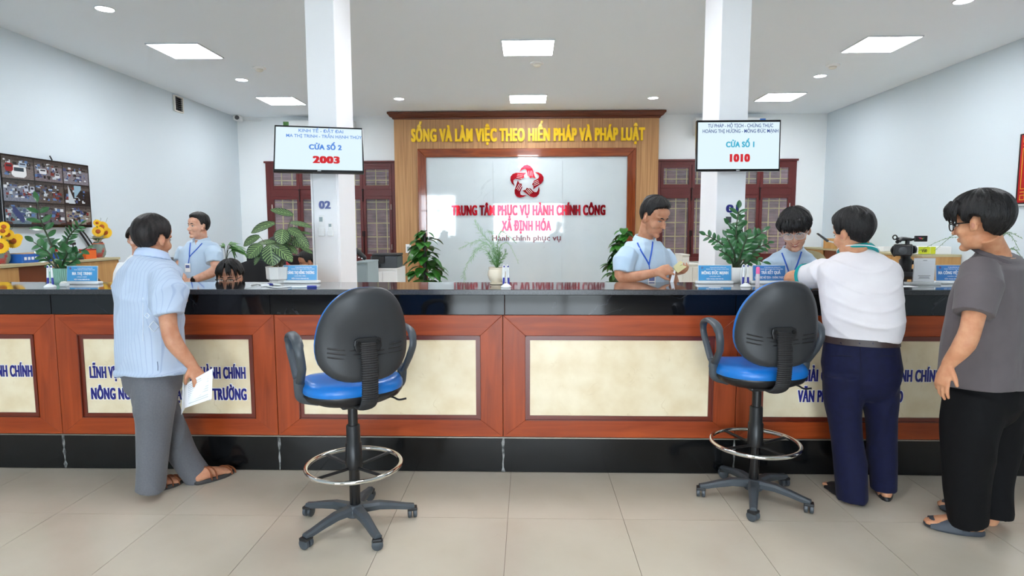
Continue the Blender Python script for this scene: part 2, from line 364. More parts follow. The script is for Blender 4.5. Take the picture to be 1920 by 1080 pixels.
# windows of the back wall
def window(name, x0, x1, label):
    r = empty(name, ((x0+x1)/2, YB, WZ0), kind='structure')
    y0, y1 = YB-.03, YB+.09
    zt = WZ1-.085; zb = 2.24; zm = 2.08          # transom glass between zb..; casement top zm
    f = MB(); w = .085
    f.bx(x0, x0+w, y0, y1, WZ0, WZ1); f.bx(x1-w, x1, y0, y1, WZ0, WZ1); f.bx(x0+w, x1-w, y0, y1, WZ1-.07, WZ1); f.bx(x0+w, x1-w, y0, y1, WZ0, WZ0+.07); f.bx(x0+w, x1-w, y0, y1, 2.12, 2.25)
    xm = (x0+x1)/2; f.bx(xm-.05, xm+.05, y0, y1, WZ0+.07, 2.12); f.bx(xm-.05, xm+.05, y0, y1, 2.25, WZ1-.07)
    fr = f.build('window_frame', 'winframe', r, bevel=.004)
    f2 = MB().bx(x0-.02, x1+.02, y0-.03, y0, WZ1-.005, WZ1+.03); f2.build('head_moulding', 'winframe', r, bevel=.005)
    X = [x0+w, (x0+w+xm-.05)/2, xm-.05, None]; spans = []
    for a, b in ((x0+w, xm-.05), (xm+.05, x1-w)):
        m_ = (a+b)/2; spans += [(a, m_), (m_, b)]
    for i, (a, b) in enumerate(spans):
        t = MB(); q = .055
        for z0, z1, nm in ((2.25, WZ1-.07, 'transom_sash'), (WZ0+.07, 2.12, 'casement_sash')):
            s = MB(); s.bx(a+.002, a+q, y0-.004, y0+.05, z0, z1); s.bx(b-q, b-.002, y0-.004, y0+.05, z0, z1)
            s.bx(a+q, b-q, y0-.004, y0+.05, z1-q, z1); s.bx(a+q, b-q, y0-.004, y0+.05, z0, z0+q*1.3)
            so = s.build(nm, 'winframe', r, bevel=.003)
            MB().bx(a+q, b-q, y0+.02, y0+.026, z0+q, z1-q).build('pane', 'glass', so)
            if nm == 'casement_sash':
                hx = a+.02 if i % 2 == 0 else b-.02
                for hz in (z0+.2, z1-.2): MB().cyl((hx, y0-.01, hz-.05), (hx, y0-.01, hz+.05), .008, 8).build('hinge', 'steel', so)
        if i % 2 == 0: pass
    for a, b in (spans[0], spans[2]):
        MB().cyl((b, y0-.02, 2.02), (b, y0-.02, 2.25), .012, 8).box((b, y0-.015, 2.24), (.03, .03, .03)).build('bolt', 'bolt', r)
        MB().cyl((b, y0-.02, 1.0), (b, y0-.02, 1.45), .009, 8).box((b, y0-.02, 1.42), (.05, .04, .1)).build('bolt', 'bolt', r)
    # security grille outside
    yg = YB+.14
    g = []
    k = int((x1-x0)/.19)
    for i in range(k+1):
        x = x0+.03+(x1-x0-.06)*i/k; MB().bx(x-.008, x+.008, yg, yg+.012, WZ0, WZ1).build('grille_bar', 'grille', r)
    for z in (1.03, 1.13, 1.36, 1.62, 1.88, 2.02, 2.33, 2.43, 2.6): MB().bx(x0, x1, yg-.01, yg, z-.008, z+.008).build('grille_bar', 'grille', r)
    z = WZ0
    while z < WZ1: 
        MB().box(((x0+x1)/2, YB+.34, z+.03), (x1-x0+.3, .012, .064), Matrix.Rotation(-.5, 3, 'X')).build('shutter_slat', 'shutter', r); z += .062
    return r
window('window_1', *WINL, ''); window('window_2', *WINR, '')
tag(MB().bx(XL, -1.7, YB+.39, YB+.42, .3, HC).bx(1.7, XRR, YB+.39, YB+.42, .3, HC).build('wall_outer', 'shutter'), kind='structure')

# ------------------------------------------------------------ ceiling fittings
def panel(cx, cy, lab):
    r = empty('ceiling_light', (cx, cy, HC), lab, 'ceiling light', 'square ceiling light panels')
    MB().bx(cx-.29, cx+.29, cy-.29, cy+.29, HC-.012, HC-.006).build('diffuser', 'panel', r)
    f = MB()
    for a in (-1, 1): f.bx(cx+a*.295-.006, cx+a*.295+.006, cy-.301, cy+.301, HC-.016, HC); f.bx(cx-.289, cx+.289, cy+a*.295-.006, cy+a*.295+.006, HC-.016, HC)
    f.build('trim_ring', 'alu', r)
for cy, row in ((7.25, 'near'), (10.02, 'far')):
    for cx, col in ((-4.0, 'left'), (0.0, 'middle'), (4.0, 'right')):
        panel(cx, cy, 'square white ceiling light panel, %s of three in the %s row' % (col, {'near': 'nearer', 'far': 'farther'}[row]))
for cx, c_ in ((-4.0, 'left'), (0.0, 'middle'), (4.0, 'right')):
    for cy, d_ in ((4.45, 'above the counter'), (1.6, 'above the visitors'), (-1.2, 'in the hall behind the viewer')):
        if cx and cy < 4: continue
        panel(cx, cy, 'square white ceiling light panel %s, %s one, above the frame' % (d_, c_))
def downlight(x, y, lab):
    r = empty('downlight', (x, y, HC), lab, 'downlight', 'round recessed downlights')
    MB().lathe((x, y, HC), [(.001, -.006), (.075, -.006), (.075, -.003), (.001, -.003)], 24).build('lens', 'panel', r)
    MB().tube([(x+.082*math.cos(a*PI/12), y+.082*math.sin(a*PI/12), HC-.003) for a in range(24)], .007, 6, closed=True).build('trim_ring', 'alu', r)
for x, y, l in ((-4.01, 5.89, 'round downlight near the top left corner, above the screen wall'), (-4.0, 8.64, 'round downlight between the two left light panels'), (-2.07, 9.96, 'round downlight just left of the wooden crown'),
                (2.0, 10.03, 'round downlight just right of the wooden crown'), (4.01, 8.7, 'round downlight between the two right light panels'), (4.01, 5.94, 'round downlight at the top right edge of the ceiling')):
    downlight(x, y, l)
for x, y, l in ((-3.48, 8.03, 'white smoke detector left of the left column'), (.114, 7.92, 'white smoke detector between the two middle light panels'), (3.91, 8.15, 'white smoke detector by the right light panels')):
    r = empty('smoke_detector', (x, y, HC), l, 'smoke detector')
    MB().lathe((x, y, HC), [(.085, 0), (.085, -.012), (.06, -.02), (.001, -.02)], 20).build('base', 'whitep', r, smooth=True)
    MB().lathe((x, y, HC), [(.045, -.02), (.05, -.035), (.03, -.05), (.001, -.052)], 20).build('sensor_head', 'offwhite', r, smooth=True)
# security camera in the back left corner
r = empty('security_camera', (-5.3, 11.3, HC), 'white security camera under the ceiling in the far left corner', 'camera')
MB().box((-5.33, 11.30, HC-.05), (.12, .16, .09)).build('housing', 'whitep', r, bevel=.02)
MB().cyl((-5.31, 11.22, HC-.05), (-5.30, 11.19, HC-.055), .038, 16).build('lens', 'black', r)
MB().tube(catmull([(-5.28, 11.3, HC-.03), (-5.1, 11.4, HC-.02), (-4.95, 11.42, HC-.07), (-5.1, 11.4, HC-.08), (-5.28, 11.35, HC-.06)], 5), .006, 6).build('cable', 'whitep', r)
# wall vent
r = empty('wall_vent', (XL, 9.53, 3.32), 'dark slatted vent high on the left wall', 'vent')
f = MB(); x = XL+.002
f.bx(x, x+.03, 9.41, 9.43, 3.32, 3.56).bx(x, x+.03, 9.63, 9.65, 3.32, 3.56).bx(x, x+.03, 9.43, 9.63, 3.545, 3.56).bx(x, x+.03, 9.43, 9.63, 3.32, 3.335).build('frame', 'offwhite', r)
MB().bx(x, x+.004, 9.43, 9.63, 3.335, 3.545).build('backing', 'blackgloss', r)
for k in range(7): MB().box((x+.014, 9.53, 3.35+.03*k), (.022, .2, .006), Matrix.Rotation(.5, 3, 'Y')).build('slat', 'dark', r)
MB().bx(x+.13-.13, x+.02, 9.47, 9.49, 3.335, 3.545).build('slat', 'dark', r)
# air conditioners behind the columns
for x0, x1, lx, lm, lb in ((-4.5, -3.2, -4.49, 'fern', 'white air conditioner high on the back wall behind the left column'), (3.02, 4.22, 4.17, 'binderblue', 'white air conditioner high on the back wall behind the right column')):
    r = empty('air_conditioner', (x0, YB, 3.2), lb, 'air conditioner')
    MB().bx(x0, x1, YB-.2, YB-.002, 3.2, 3.5).build('housing', 'whitep', r, bevel=.02)
    MB().bx(x0+.05, x1-.05, YB-.21, YB-.19, 3.215, 3.24).build('louvre', 'offwhite', r)
    MB().bx(lx, lx+.1, YB-.206, YB-.199, 3.4, 3.47).build('energy_label', lm, r)

# ------------------------------------------------------------ logo backdrop
def laminate():
    m = mat('strip_laminate', (186, 140, 92), 0.45); nt = m.node_tree; b = nt.nodes['Principled BSDF']
    tc = nt.nodes.new('ShaderNodeTexCoord'); mp = nt.nodes.new('ShaderNodeMapping'); mp.inputs['Scale'].default_value = (18, 1, .4)
    w = nt.nodes.new('ShaderNodeTexNoise'); w.inputs['Scale'].default_value = 2.2; w.inputs['Detail'].default_value = 5
    r = nt.nodes.new('ShaderNodeValToRGB'); e = r.color_ramp.elements; e[0].color = lin((166, 120, 74)); e[1].color = lin((198, 152, 102)); e[0].position = .35; e[1].position = .65
    nt.links.new(tc.outputs['Object'], mp.inputs[0]); nt.links.new(mp.outputs[0], w.inputs['Vector']); nt.links.new(w.outputs[0], r.inputs[0]); nt.links.new(r.outputs[0], b.inputs['Base Color'])
    return m
M['laminate'] = laminate()
BX0, BX1 = -2.41, 2.33; YP = 11.1
bd = empty('logo_backdrop', (0, YP, 0), 'wood backdrop with white marble panel, red star emblem and yellow slogan on the back wall', 'backdrop')
# laminate boards side by side
nb = 12
for i in range(nb):
    a = BX0+(BX1-BX0)*i/nb; b_ = BX0+(BX1-BX0)*(i+1)/nb
    lo = 2.94 if (a > -1.99 and b_ < 1.94) else 0.0
    MB().bx(a+.001, b_-.001, YP, YB-.004, lo, 3.5).build('board', 'laminate', bd, bevel=.0015)
cr = MB()
prof = [(0, 3.46), (-.02, 3.465), (-.025, 3.485), (-.06, 3.50), (-.085, 3.535), (-.10, 3.55), (-.10, 3.58), (.2, 3.58), (.2, 3.46)]
ring = []
for x0, s in ((BX0, -1), (BX1, 1)):
    ring.append([Vector((x0-s*q[0] if q[0] < .15 else x0, YP+q[0], q[1])) for q in prof])
cr.rings(ring).build('crown_moulding', 'crown', bd)
FX0, FX1, FZ = -1.985, 1.925, 2.94
def rail(poly, nm, m): MB().prism(poly, (0, YP-.045, 0), (1, 0, 0), (0, 0, 1), -.07).build(nm, m, bd, bevel=.008)
t = .152
rail([(FX0, FZ), (FX1, FZ), (FX1-t, FZ-t), (FX0+t, FZ-t)], 'frame_rail', 'brownwood')
rail([(FX0, FZ), (FX0+t, FZ-t), (FX0+t, 0), (FX0, 0)], 'frame_rail', 'brownwoodz')
rail([(FX1, FZ), (FX1, 0), (FX1-t, 0), (FX1-t, FZ-t)], 'frame_rail', 'brownwoodz')
YM = YP+.0
xs = [FX0+t, -.63, .62, FX1-t]; zs = [.0, .6, 1.2, 2.0, FZ-t]
for i in range(3):
    for a, b_ in ((0, 1.98), (1.98, FZ-t)):
        MB().bx(xs[i]+.001, xs[i+1]-.001, YM-.012, YM+.01, a+.001, b_-.001).build('marble_slab', 'marble', bd, bevel=.0015)
YT = YM-.014
text('SỐNG VÀ LÀM VIỆC THEO HIẾN PHÁP VÀ PHÁP LUẬT', at(989, 264, YP-.02)*1.0, XR, ZU, 4.17, .225, 'gold', bd, ext=.02, off=.07, split=True)
text('TRUNG TÂM PHỤC VỤ HÀNH CHÍNH CÔNG', at(990.5, 403, YT), XR, ZU, 2.78, .18, 'redmirror', bd, ext=.02, off=.07, split=True)
text('XÃ ĐỊNH HÓA', at(987, 432, YT), XR, ZU, .90, .18, 'redmirror', bd, ext=.02, off=.07, split=True)
text('Hành chính phục vụ', at(987, 451, YT), XR, ZU, 1.25, .10, 'darkred', bd, ext=.008, off=.02)
# five bird emblem
def bird_poly():
    # head and back curl plus a wing, traced in a unit frame: centre of star at the origin, this bird on top
    wing = [(.06, .30), (.30, .30), (.26, .42), (.20, .60), (.10, .78), (-.06, .88), (-.24, .86), (-.38, .74), (-.46, .60), (-.34, .66), (-.22, .70), (-.14, .64), (-.10, .50), (-.04, .36)]
    return wing
LC = at(988, 342, YT); LR = .335
for k in range(5):
    a = -k*2*PI/5
    ca, sa = math.cos(a), math.sin(a); ux = XR*ca+ZU*sa; uz = -XR*sa+ZU*ca
    b = MB(); sk = .93
    outer = [(-.42, .60), (-.33, .80), (-.18, .95), (.02, 1.0), (.20, .93), (.32, .78), (.38, .58), (.46, .34), (.50, .22), (.40, .26), (.395, .26), (.30, .30), (.21, .24), (.12, .33), (.04, .40), (.02, .56), (-.02, .70), (-.12, .78), (-.24, .74)]
    pts = [(x*LR*sk-.0, z*LR*sk) for x, z in outer]
    b.prism(pts, LC, ux, uz, .018).build('emblem_bird', 'redmirror', bd)
    for j in range(3):
        x = .12+.09*j
        w_ = MB().prism([(p*LR*sk, q*LR*sk) for p, q in ((x, .34), (x+.018, .34), (x-.02, .66), (x-.038, .66))], LC+Vector((0, -.0185, 0)), ux, uz, .002); w_.build('feather_line', 'white', bd)
# switch on the laminate
r = empty('wall_switch', (at(766, 466, YP)), 'small white wall switch on the wood laminate left of the marble', 'switch'); p = at(766, 466, YP)
MB().box((p.x, YP-.006, p.z), (.1, .012, .16)).build('plate', 'whitep', r, bevel=.004); MB().box((p.x, YP-.015, p.z), (.05, .01, .07)).build('rocker', 'greyfurn', r, bevel=.002)

# ------------------------------------------------------------ counter
YC = 3.64; YCB = 4.13; ZT = 1.141
ct = empty('service_counter', (0, YC, 0), 'long reception counter with black granite top, orange wood frames and beige stone panels', 'counter')
J = [-5.43, -4.32, -2.917, -1.549, -.152, 1.26, 2.66, 4.06, 5.45]
JT = [-5.43, -4.35, -2.93, -1.57, -.14, 1.24, 2.66, 4.06, 5.45]
JS = [-5.43, -3.4, -1.72, .05, 1.78, 3.5, 5.45]
for a, b in zip(JS, JS[1:]): MB().bx(a+.0008, b-.0008, YC-.03, YCB, ZT-.032, ZT).build('countertop_slab', 'granite_top', ct, bevel=.003)
MB().bx(JS[0], JS[-1], YC-.032, YC-.03, ZT-.030, ZT-.004).build('slab_edge_highlight', 'edge_highlight', ct)
for a, b in zip(JT, JT[1:]): MB().bx(a+.0015, b-.0015, YC-.004, YC+.02, .985, ZT-.034).build('granite_apron', 'granite', ct, bevel=.002)
MB().bx(J[0], J[-1], YC+.02, YC+.12, 0.0, ZT-.034).build('core', 'darkwood', ct)
MB().bx(J[0], J[-1], YCB-.05, YCB-.02, 0.0, ZT-.034).build('back_panel', 'oak', ct)
for a, b in zip(J, J[1:]):
    MB().bx(a+.002, b-.002, YC, YC+.02, 0.004, .218).build('plinth_slab', 'plinth', ct, bevel=.002)
MB().bx(J[0], J[-1], YC-.006, YC+.01, .219, .226).build('metal_strip', 'metalstrip', ct)
for x in J[1:-1]:
    q = MB(); random.seed(int(x*100)+900)
    pts = []; zz = .215
    L = []; Rr = []
    for k in range(9):
        z = .215-.21*k/8; w_ = .003+.009*random.random()*(1 if k < 3 or random.random() < .4 else .3); L.append((-w_+random.uniform(-.003, .003), z)); Rr.append((w_+random.uniform(-.003, .003), z))
    q.prism(L+Rr[::-1], (x, YC-.0005, 0), (1, 0, 0), (0, 0, 1), .0008).build('joint_putty', 'putty', ct)
Z0, Z1 = .228, .983; FR = .135; ML = .028
texts = {0: None}
def section(i, a, b):
    s = empty('front_section', (a, YC, Z0), parent=ct)
    y0, y1 = YC-.004, YC+.02; th = (y1-y0)
    a += .0018; b -= .0018
    def pr(poly, nm, m, yy, t, bev=.002): MB().prism(poly, (0, yy, 0), (1, 0, 0), (0, 0, 1), -t).build(nm, m, s, bevel=bev)
    pr([(a, Z1), (b, Z1), (b-FR, Z1-FR+.01), (a+FR, Z1-FR+.01)], 'rail', 'woodh', y0, th)
    pr([(a, Z0), (a+FR, Z0+FR-.03), (b-FR, Z0+FR-.03), (b, Z0)], 'rail', 'woodh', y0, th)
    pr([(a, Z0), (a, Z1), (a+FR, Z1-FR+.01), (a+FR, Z0+FR-.03)], 'stile', 'woodv', y0, th)
    pr([(b, Z0), (b-FR, Z0+FR-.03), (b-FR, Z1-FR+.01), (b, Z1)], 'stile', 'woodv', y0, th)
    xa, xb, za, zb = a+FR, b-FR, Z0+FR-.03, Z1-FR+.01
    m = MB()
    m.bx(xa, xb, y0-.006, y0+.006, zb-.006, zb); m.bx(xa, xb, y0-.006, y0+.006, za, za+.006); m.bx(xa, xa+.006, y0-.006, y0+.006, za, zb); m.bx(xb-.006, xb, y0-.006, y0+.006, za, zb)
    q = ML
    m.prism([(xa, zb), (xb, zb), (xb-q, zb-q), (xa+q, zb-q)], (0, y0+.004, 0), (1, 0, 0), (0, 0, 1), -.016)
    m.prism([(xa, za), (xa+q, za+q), (xb-q, za+q), (xb, za)], (0, y0+.004, 0), (1, 0, 0), (0, 0, 1), -.016)
    m.prism([(xa, za), (xa, zb), (xa+q, zb-q), (xa+q, za+q)], (0, y0+.004, 0), (1, 0, 0), (0, 0, 1), -.016)
    m.prism([(xb, za), (xb-q, za+q), (xb-q, zb-q), (xb, zb)], (0, y0+.004, 0), (1, 0, 0), (0, 0, 1), -.016)
    m.build('moulding', 'woodm', s)
    MB().bx(xa+q, xb-q, y0+.010, y0+.02, za+q, zb-q).build('stone_panel', 'beige', s, bevel=.001)
    return s, (xa+q+xb-q)/2, y0+.0095, xb-xa-2*q
secs = [section(i, a, b) for i, (a, b) in enumerate(zip(J, J[1:]))]
def ptext(i, s, x0, x1, z, h): text(s, ((x0+x1)/2, secs[i][2], z), XR, ZU, x1-x0, h, 'navy', secs[i][0], ext=.0016, off=.06, outline=.006)
def pxx(px, py): return at(px, py, YC).x
def pzz(px, py): return at(px, py, YC).z
ptext(2, 'LĨNH VỰC GIẢI QUYẾT THỦ TỤC HÀNH CHÍNH', pxx(167, 700), pxx(460, 700), pzz(310, 709), .073)
ptext(2, 'NÔNG NGHIỆP - ĐO ĐẠC - MÔI TRƯỜNG', pxx(170, 740), pxx(462, 740), pzz(310, 749), .073)
ptext(1, 'LĨNH VỰC GIẢI QUYẾT THỦ TỤC HÀNH CHÍNH', pxx(60, 700)-1.0, pxx(60, 700), pzz(30, 706), .073)
ptext(5, 'LĨNH VỰC GIẢI QUYẾT THỦ TỤC HÀNH CHÍNH', pxx(1428, 700), pxx(1766, 700), pzz(1600, 715), .073)
ptext(5, 'VĂN PHÒNG HĐND - UBND', pxx(1496, 745), pxx(1694, 745), pzz(1600, 754), .073)
# notice sheet on the next panel
nt_ = empty('notice_sheet', at(1915, 690, YC-.01), 'white and blue notice sheet on the counter front at the right edge', 'notice')
a0 = pxx(1903, 700); MB().bx(a0, a0+.21, YC-.012, YC-.010, .42, .62).build('sheet', 'paper', nt_)
MB().bx(a0, a0+.21, YC-.0125, YC-.012, .43, .46).build('blue_band', 'binderblue', nt_)
for k in range(4): MB().bx(a0+.03, a0+.18, YC-.0125, YC-.012, .50+.02*k, .504+.02*k).build('print_line', 'navy', nt_)
# ------------------------------------------------------------ drafting stools
def onx(px, py, X):
    d = FW*FOC+RT*(px-960)+UP*(540-py); return Vector((0, 0, CAMH))+d*(X/d.x)
def stool(label):
    r = empty('drafting_stool', (0, 0, 0), label, 'stool', 'blue drafting stools at the counter')
    # seat: cushion over a shallow pan
    def disc(zs, name, m, cx=0, cy=0, par=r):
        rr = []
        for f, z in zs:
            q = []
            for k in range(36):
                a = 2*PI*k/36; ca, sa = math.cos(a), math.sin(a); e = 2/2.5
                x = .245*abs(ca)**e*math.copysign(1, ca); y = .225*abs(sa)**e*math.copysign(1, sa)
                q.append(Vector((x*f+cx, y*f+cy+.01, z-.02*max(0, sa)**3*f+.018*min(0, sa)**2*(0.0))))
            rr.append(q)
        return MB().rings(rr).build(name, m, par, smooth=True)
    disc([(.3, .655), (.72, .66), (.93, .685), (1.0, .71), (.985, .722), (.5, .723)], 'seat_pan', 'black')
    disc([(.97, .712), (1.01, .728), (1.0, .750), (.95, .768), (.84, .778), (.6, .780), (.3, .777)], 'seat', 'blue')
    # backrest outline
    def outl(f, y, dome=0):
        q = []
        for k in range(44):
            a = 2*PI*k/44; ca, sa = math.cos(a), math.sin(a)
            h = .222; e = 2/2.8 if sa > 0 else 2/3.3
            z = h*abs(sa)**(2/2.35)*math.copysign(1, sa); t = (z/h+1)/2
            w = .234-.064*t**1.8 - .010*max(0, .2-t)/.2
            x = w*abs(ca)**e*math.copysign(1, ca)
            x *= f; zz = z*f
            yy = y-.045*((z/h+.35)**2)*0.6 + .09*(x/.2)**2*.45     # wraps round the sitter and leans back at the top
            q.append(Vector((x, yy, 1.02+zz)))
        return q
    yb = -.235
    MB().rings([outl(.55, yb-.022), outl(.85, yb-.021), outl(.965, yb-.014), outl(1.0, yb), outl(.99, yb+.008)]).build('backrest_shell', 'dark', r, smooth=True)
    MB().rings([outl(.97, yb+.006), outl(.995, yb+.018), outl(.98, yb+.036), outl(.9, yb+.05), outl(.5, yb+.056)]).build('backrest_cushion', 'blue', r, smooth=True)
    sh = [o for o in ALLOBJ() if o.name.startswith('backrest_shell') and o.parent == r][0]
    for k, z in enumerate((.915, .935, .955)):
        pts = []
        for i in range(21):
            x = -.175+.35*i/20; yy = yb-.045*(((z-1.02)/.218+.35)**2)*.6+.09*(x/.2)**2*.45-.023
            pts.append((x, yy, z-.012*(x/.175)**2*-1+.004*math.sin(x*20)))
        MB().tube(pts, (.004, .004), 6).build('rib', 'black', sh, smooth=True)
    MB().box((0, yb-.034, 1.135), (.045, .004, .02)).build('maker_mark', 'black', sh, bevel=.004)
    # bracket and bellows
    b = MB(); b.prism([(-.065, .975), (-.055, .945), (.055, .945), (.065, .975), (.062, 1.0), (.04, 1.008), (-.04, 1.008), (-.062, 1.0)], (0, yb-.022, 0), (1, 0, 0), (0, 0, 1), .016)
    br = b.build('bracket', 'black', r, bevel=.004)
    for x in (-.045, .045): MB().cyl((x, yb-.044, .985), (x, yb-.036, .985), .010, 12).build('screw', 'blackgloss', br)
    P = catmull([(0, yb-.036, .985), (0, yb-.05, .90), (0, yb-.052, .80), (0, yb-.035, .71), (0, yb+.03, .665), (0, yb+.12, .66)], 18); rr = []
    for i, p in enumerate(P): rr.append((.041 if i % 2 else .037, .014 if i % 2 else .011))
    MB().tube(P, [(q[0], q[1]) for q in rr], 14, up=(0, -1, .01)).build('support_bellows', mat('bellows_rubber', (28, 28, 30), .6), r)
    # armrests
    for s in (-1, 1):
        x = .262*s
        a = MB(); lp = catmull([(x, -.11, .86), (x+.012*s, -.135, .93), (x+.016*s, -.10, .990), (x+.016*s, 0, 1.008), (x+.012*s, .085, .990), (x+.008*s, .105, .93), (x, .062, .85), (x-.004*s, .01, .785), (x-.004*s, -.055, .785)], 5)[:-1]
        a.tube(lp, [(.024 if p.z > .96 else .020, .012) for p in lp], 10, up=(0, 0, 1), closed=True)
        ar = a.build('armrest', 'darkgrey', r, smooth=True)
        MB().tube(catmull([(x-.004*s, -.02, .80), (x-.006*s, -.018, .745), (x-.02*s, -.012, .70), (x-.10*s, -.005, .672)], 5), [(.026, .014)]*16, 10, up=(0, 1, 0)).build('armrest_bracket', 'darkgrey', ar, smooth=True)
    # lever
    MB().tube(catmull([(.05, -.06, .672), (.16, -.10, .668), (.20, -.115, .650), (.235, -.13, .655)], 5), [(.008, .005)]*16, 8).build('lever', 'black', r, smooth=True)
    MB().box((0, 0, .648), (.16, .2, .03)).build('mechanism', 'black', r, bevel=.01)
    # gas column in steps
    MB().lathe((0, 0, 0), [(.001, .065), (.027, .065), (.027, .36), (.001, .36)], 20).build('column', 'blackgloss', r, smooth=True)
    MB().lathe((0, 0, 0), [(.001, .30), (.040, .30), (.042, .31), (.040, .43), (.035, .435), (.034, .52), (.030, .525), (.001, .525)], 20).build('column_cover', 'black', r, smooth=True)
    MB().lathe((0, 0, 0), [(.001, .5), (.024, .5), (.024, .64), (.001, .64)], 20).build('gas_lift', 'black', r, smooth=True)
    # foot ring
    MB().tube([(.233*math.cos(a*PI/24), .233*math.sin(a*PI/24), .318) for a in range(48)], .0115, 12, closed=True).build('foot_ring', 'chrome', r, smooth=True)
    for k in range(4):
        a = k*PI/2+.35; MB().cyl((.03*math.cos(a), .03*math.sin(a), .305), (.228*math.cos(a), .228*math.sin(a), .314), .008, 8).build('ring_spoke', 'black', r, smooth=True)
    # star base
    MB().lathe((0, 0, 0), [(.001, .055), (.05, .055), (.055, .09), (.04, .112), (.001, .114)], 20).build('hub', 'darkgrey', r, smooth=True)
    return r
def stool_base(r, phase):
    for k in range(5):
        a = phase+k*2*PI/5; R = rotz(a)
        b = MB(); P = [(.035, 0, .090), (.12, 0, .092), (.19, 0, .080), (.255, 0, .066), (.298, 0, .060)]
        w = [.030, .026, .022, .020, .018]; h = [.020, .018, .016, .014, .012]
        rr = []
        for p, ww, hh in zip(P, w, h):
            rr.append([R@Vector((p[0], sx*ww*f, p[2]+hh*g)) for sx, f, g in ((1, 1, -1), (1, 1, .3), (1, .6, 1), (-1, .6, 1), (-1, 1, .3), (-1, 1, -1))])
        leg = b.rings(rr).build('base_leg', 'darkgrey', r, bevel=.003)
        c = R@Vector((.288, 0, 0)); ca = a+PI/2+random.uniform(-.6, .6); Rc = rotz(ca)
        cs = MB()
        cs.cyl((c.x, c.y, .045), (c.x, c.y, .066), .009, 10)
        for s in (-1, 1):
            o = c+Rc@Vector((0, s*.014, .027)); n = Rc@Vector((0, 1, 0))
            cs.tube([o-n*.010, o-n*.007, o+n*.007, o+n*.010], [.021, .027, .027, .021], 18)
        cs.build('caster', 'darkgrey', r, smooth=True)
        MB().box(c+Vector((0, 0, .048)), (.045, .05, .016), Rc).build('caster_hood', 'black', r, bevel=.004)
s1 = stool('blue drafting stool with black back standing alone at the centre left')
s2 = copy_tree(s1); s2['label'] = 'blue drafting stool with black back beside the man in the white polo shirt'
stool_base(s1, math.radians(90-33)); s1.location = (-.878, 2.955, 0); s1.rotation_euler.z = math.radians(33)
for o in ALLOBJ():
    pass
stool_base(s2, math.radians(34-5)); s2.location = (1.262, 3.315, 0); s2.rotation_euler.z = math.radians(5)

# ------------------------------------------------------------ screens
def emis(name, c, s): 
    m = mat(name, (12, 12, 12), .3, emit=(c, s)); return m
M['screenbg'] = emis('screen_light', (222, 242, 250), .62)
for k, c in (('sc_navy', (40, 70, 150)), ('sc_blue', (90, 150, 240)), ('sc_cyan', (60, 190, 225)), ('sc_red', (225, 30, 40))): M[k] = emis('screen_'+k[3:], c, .5)
def queue_screen(c, w, h, yaw, tilt, lines, label, wallY):
    r = empty('queue_display', c, label, 'screen')
    R = rotz(yaw)@Matrix.Rotation(-tilt, 3, 'X')
    c = Vector(c)
    MB().box(c+R@Vector((0, .012, 0)), (w+.02, .03, h+.02), R).build('housing', 'blackgloss', r, bevel=.004)
    MB().box(c+R@Vector((0, .04, -.02)), (w*.6, .04, h*.6), R).build('rear_cover', 'black', r, bevel=.01)
    f = R@Vector((0, -1, 0))
    MB().box(c+f*.0045, (w, .002, h-.012), R).build('display', 'screenbg', r)
    MB().box(c+f*.006+R@Vector((0, 0, -h/2-.003)), (.025, .002, .005), R).build('maker_mark', 'alu', r)
    for s, x, z, tw, th, m, of in lines: text(s, c+f*.0062+R@Vector((x*w, 0, z*h)), R@XR, R@ZU, tw*w, th*h, m, r, ext=.0006, off=of)
    a = c+R@Vector((0, .05, 0)); MB().cyl(a, (a.x, wallY, a.z+.0), .02, 10).box((a.x, wallY-.008, a.z), (.12, .016, .16)).build('wall_mount', 'black', r)
queue_screen((-1.478, 4.35, 2.068), .588, .352, math.radians(15), math.radians(25), [
    ('KINH TẾ - ĐẤT ĐAI', .02, .375, .52, .075, 'sc_blue', .0), ('MA THỊ TRINH - TRẦN HẠNH THÚY', .06, .25, .88, .075, 'sc_blue', .0),
    ('CỬA SỐ 2', .07, -.02, .38, .115, 'sc_blue', .05), ('2003', .08, -.33, .31, .16, 'sc_red', .07)], 'wall screen showing 2003 on the left column', 4.6)
queue_screen((1.463, 4.35, 2.075), .560, .333, math.radians(0), math.radians(2), [
    ('TƯ PHÁP - HỘ TỊCH - CHỨNG THỰC', .02, .375, .80, .075, 'sc_navy', .0), ('HOÀNG THỊ HƯƠNG - MÔNG ĐỨC MẠNH', .02, .265, .93, .075, 'sc_navy', .0),
    ('CỬA SỐ 1', .02, -.03, .35, .115, 'sc_cyan', .05), ('1010', .02, -.33, .25, .16, 'sc_red', .07)], 'wall screen showing 1010 on the right column', 4.6)
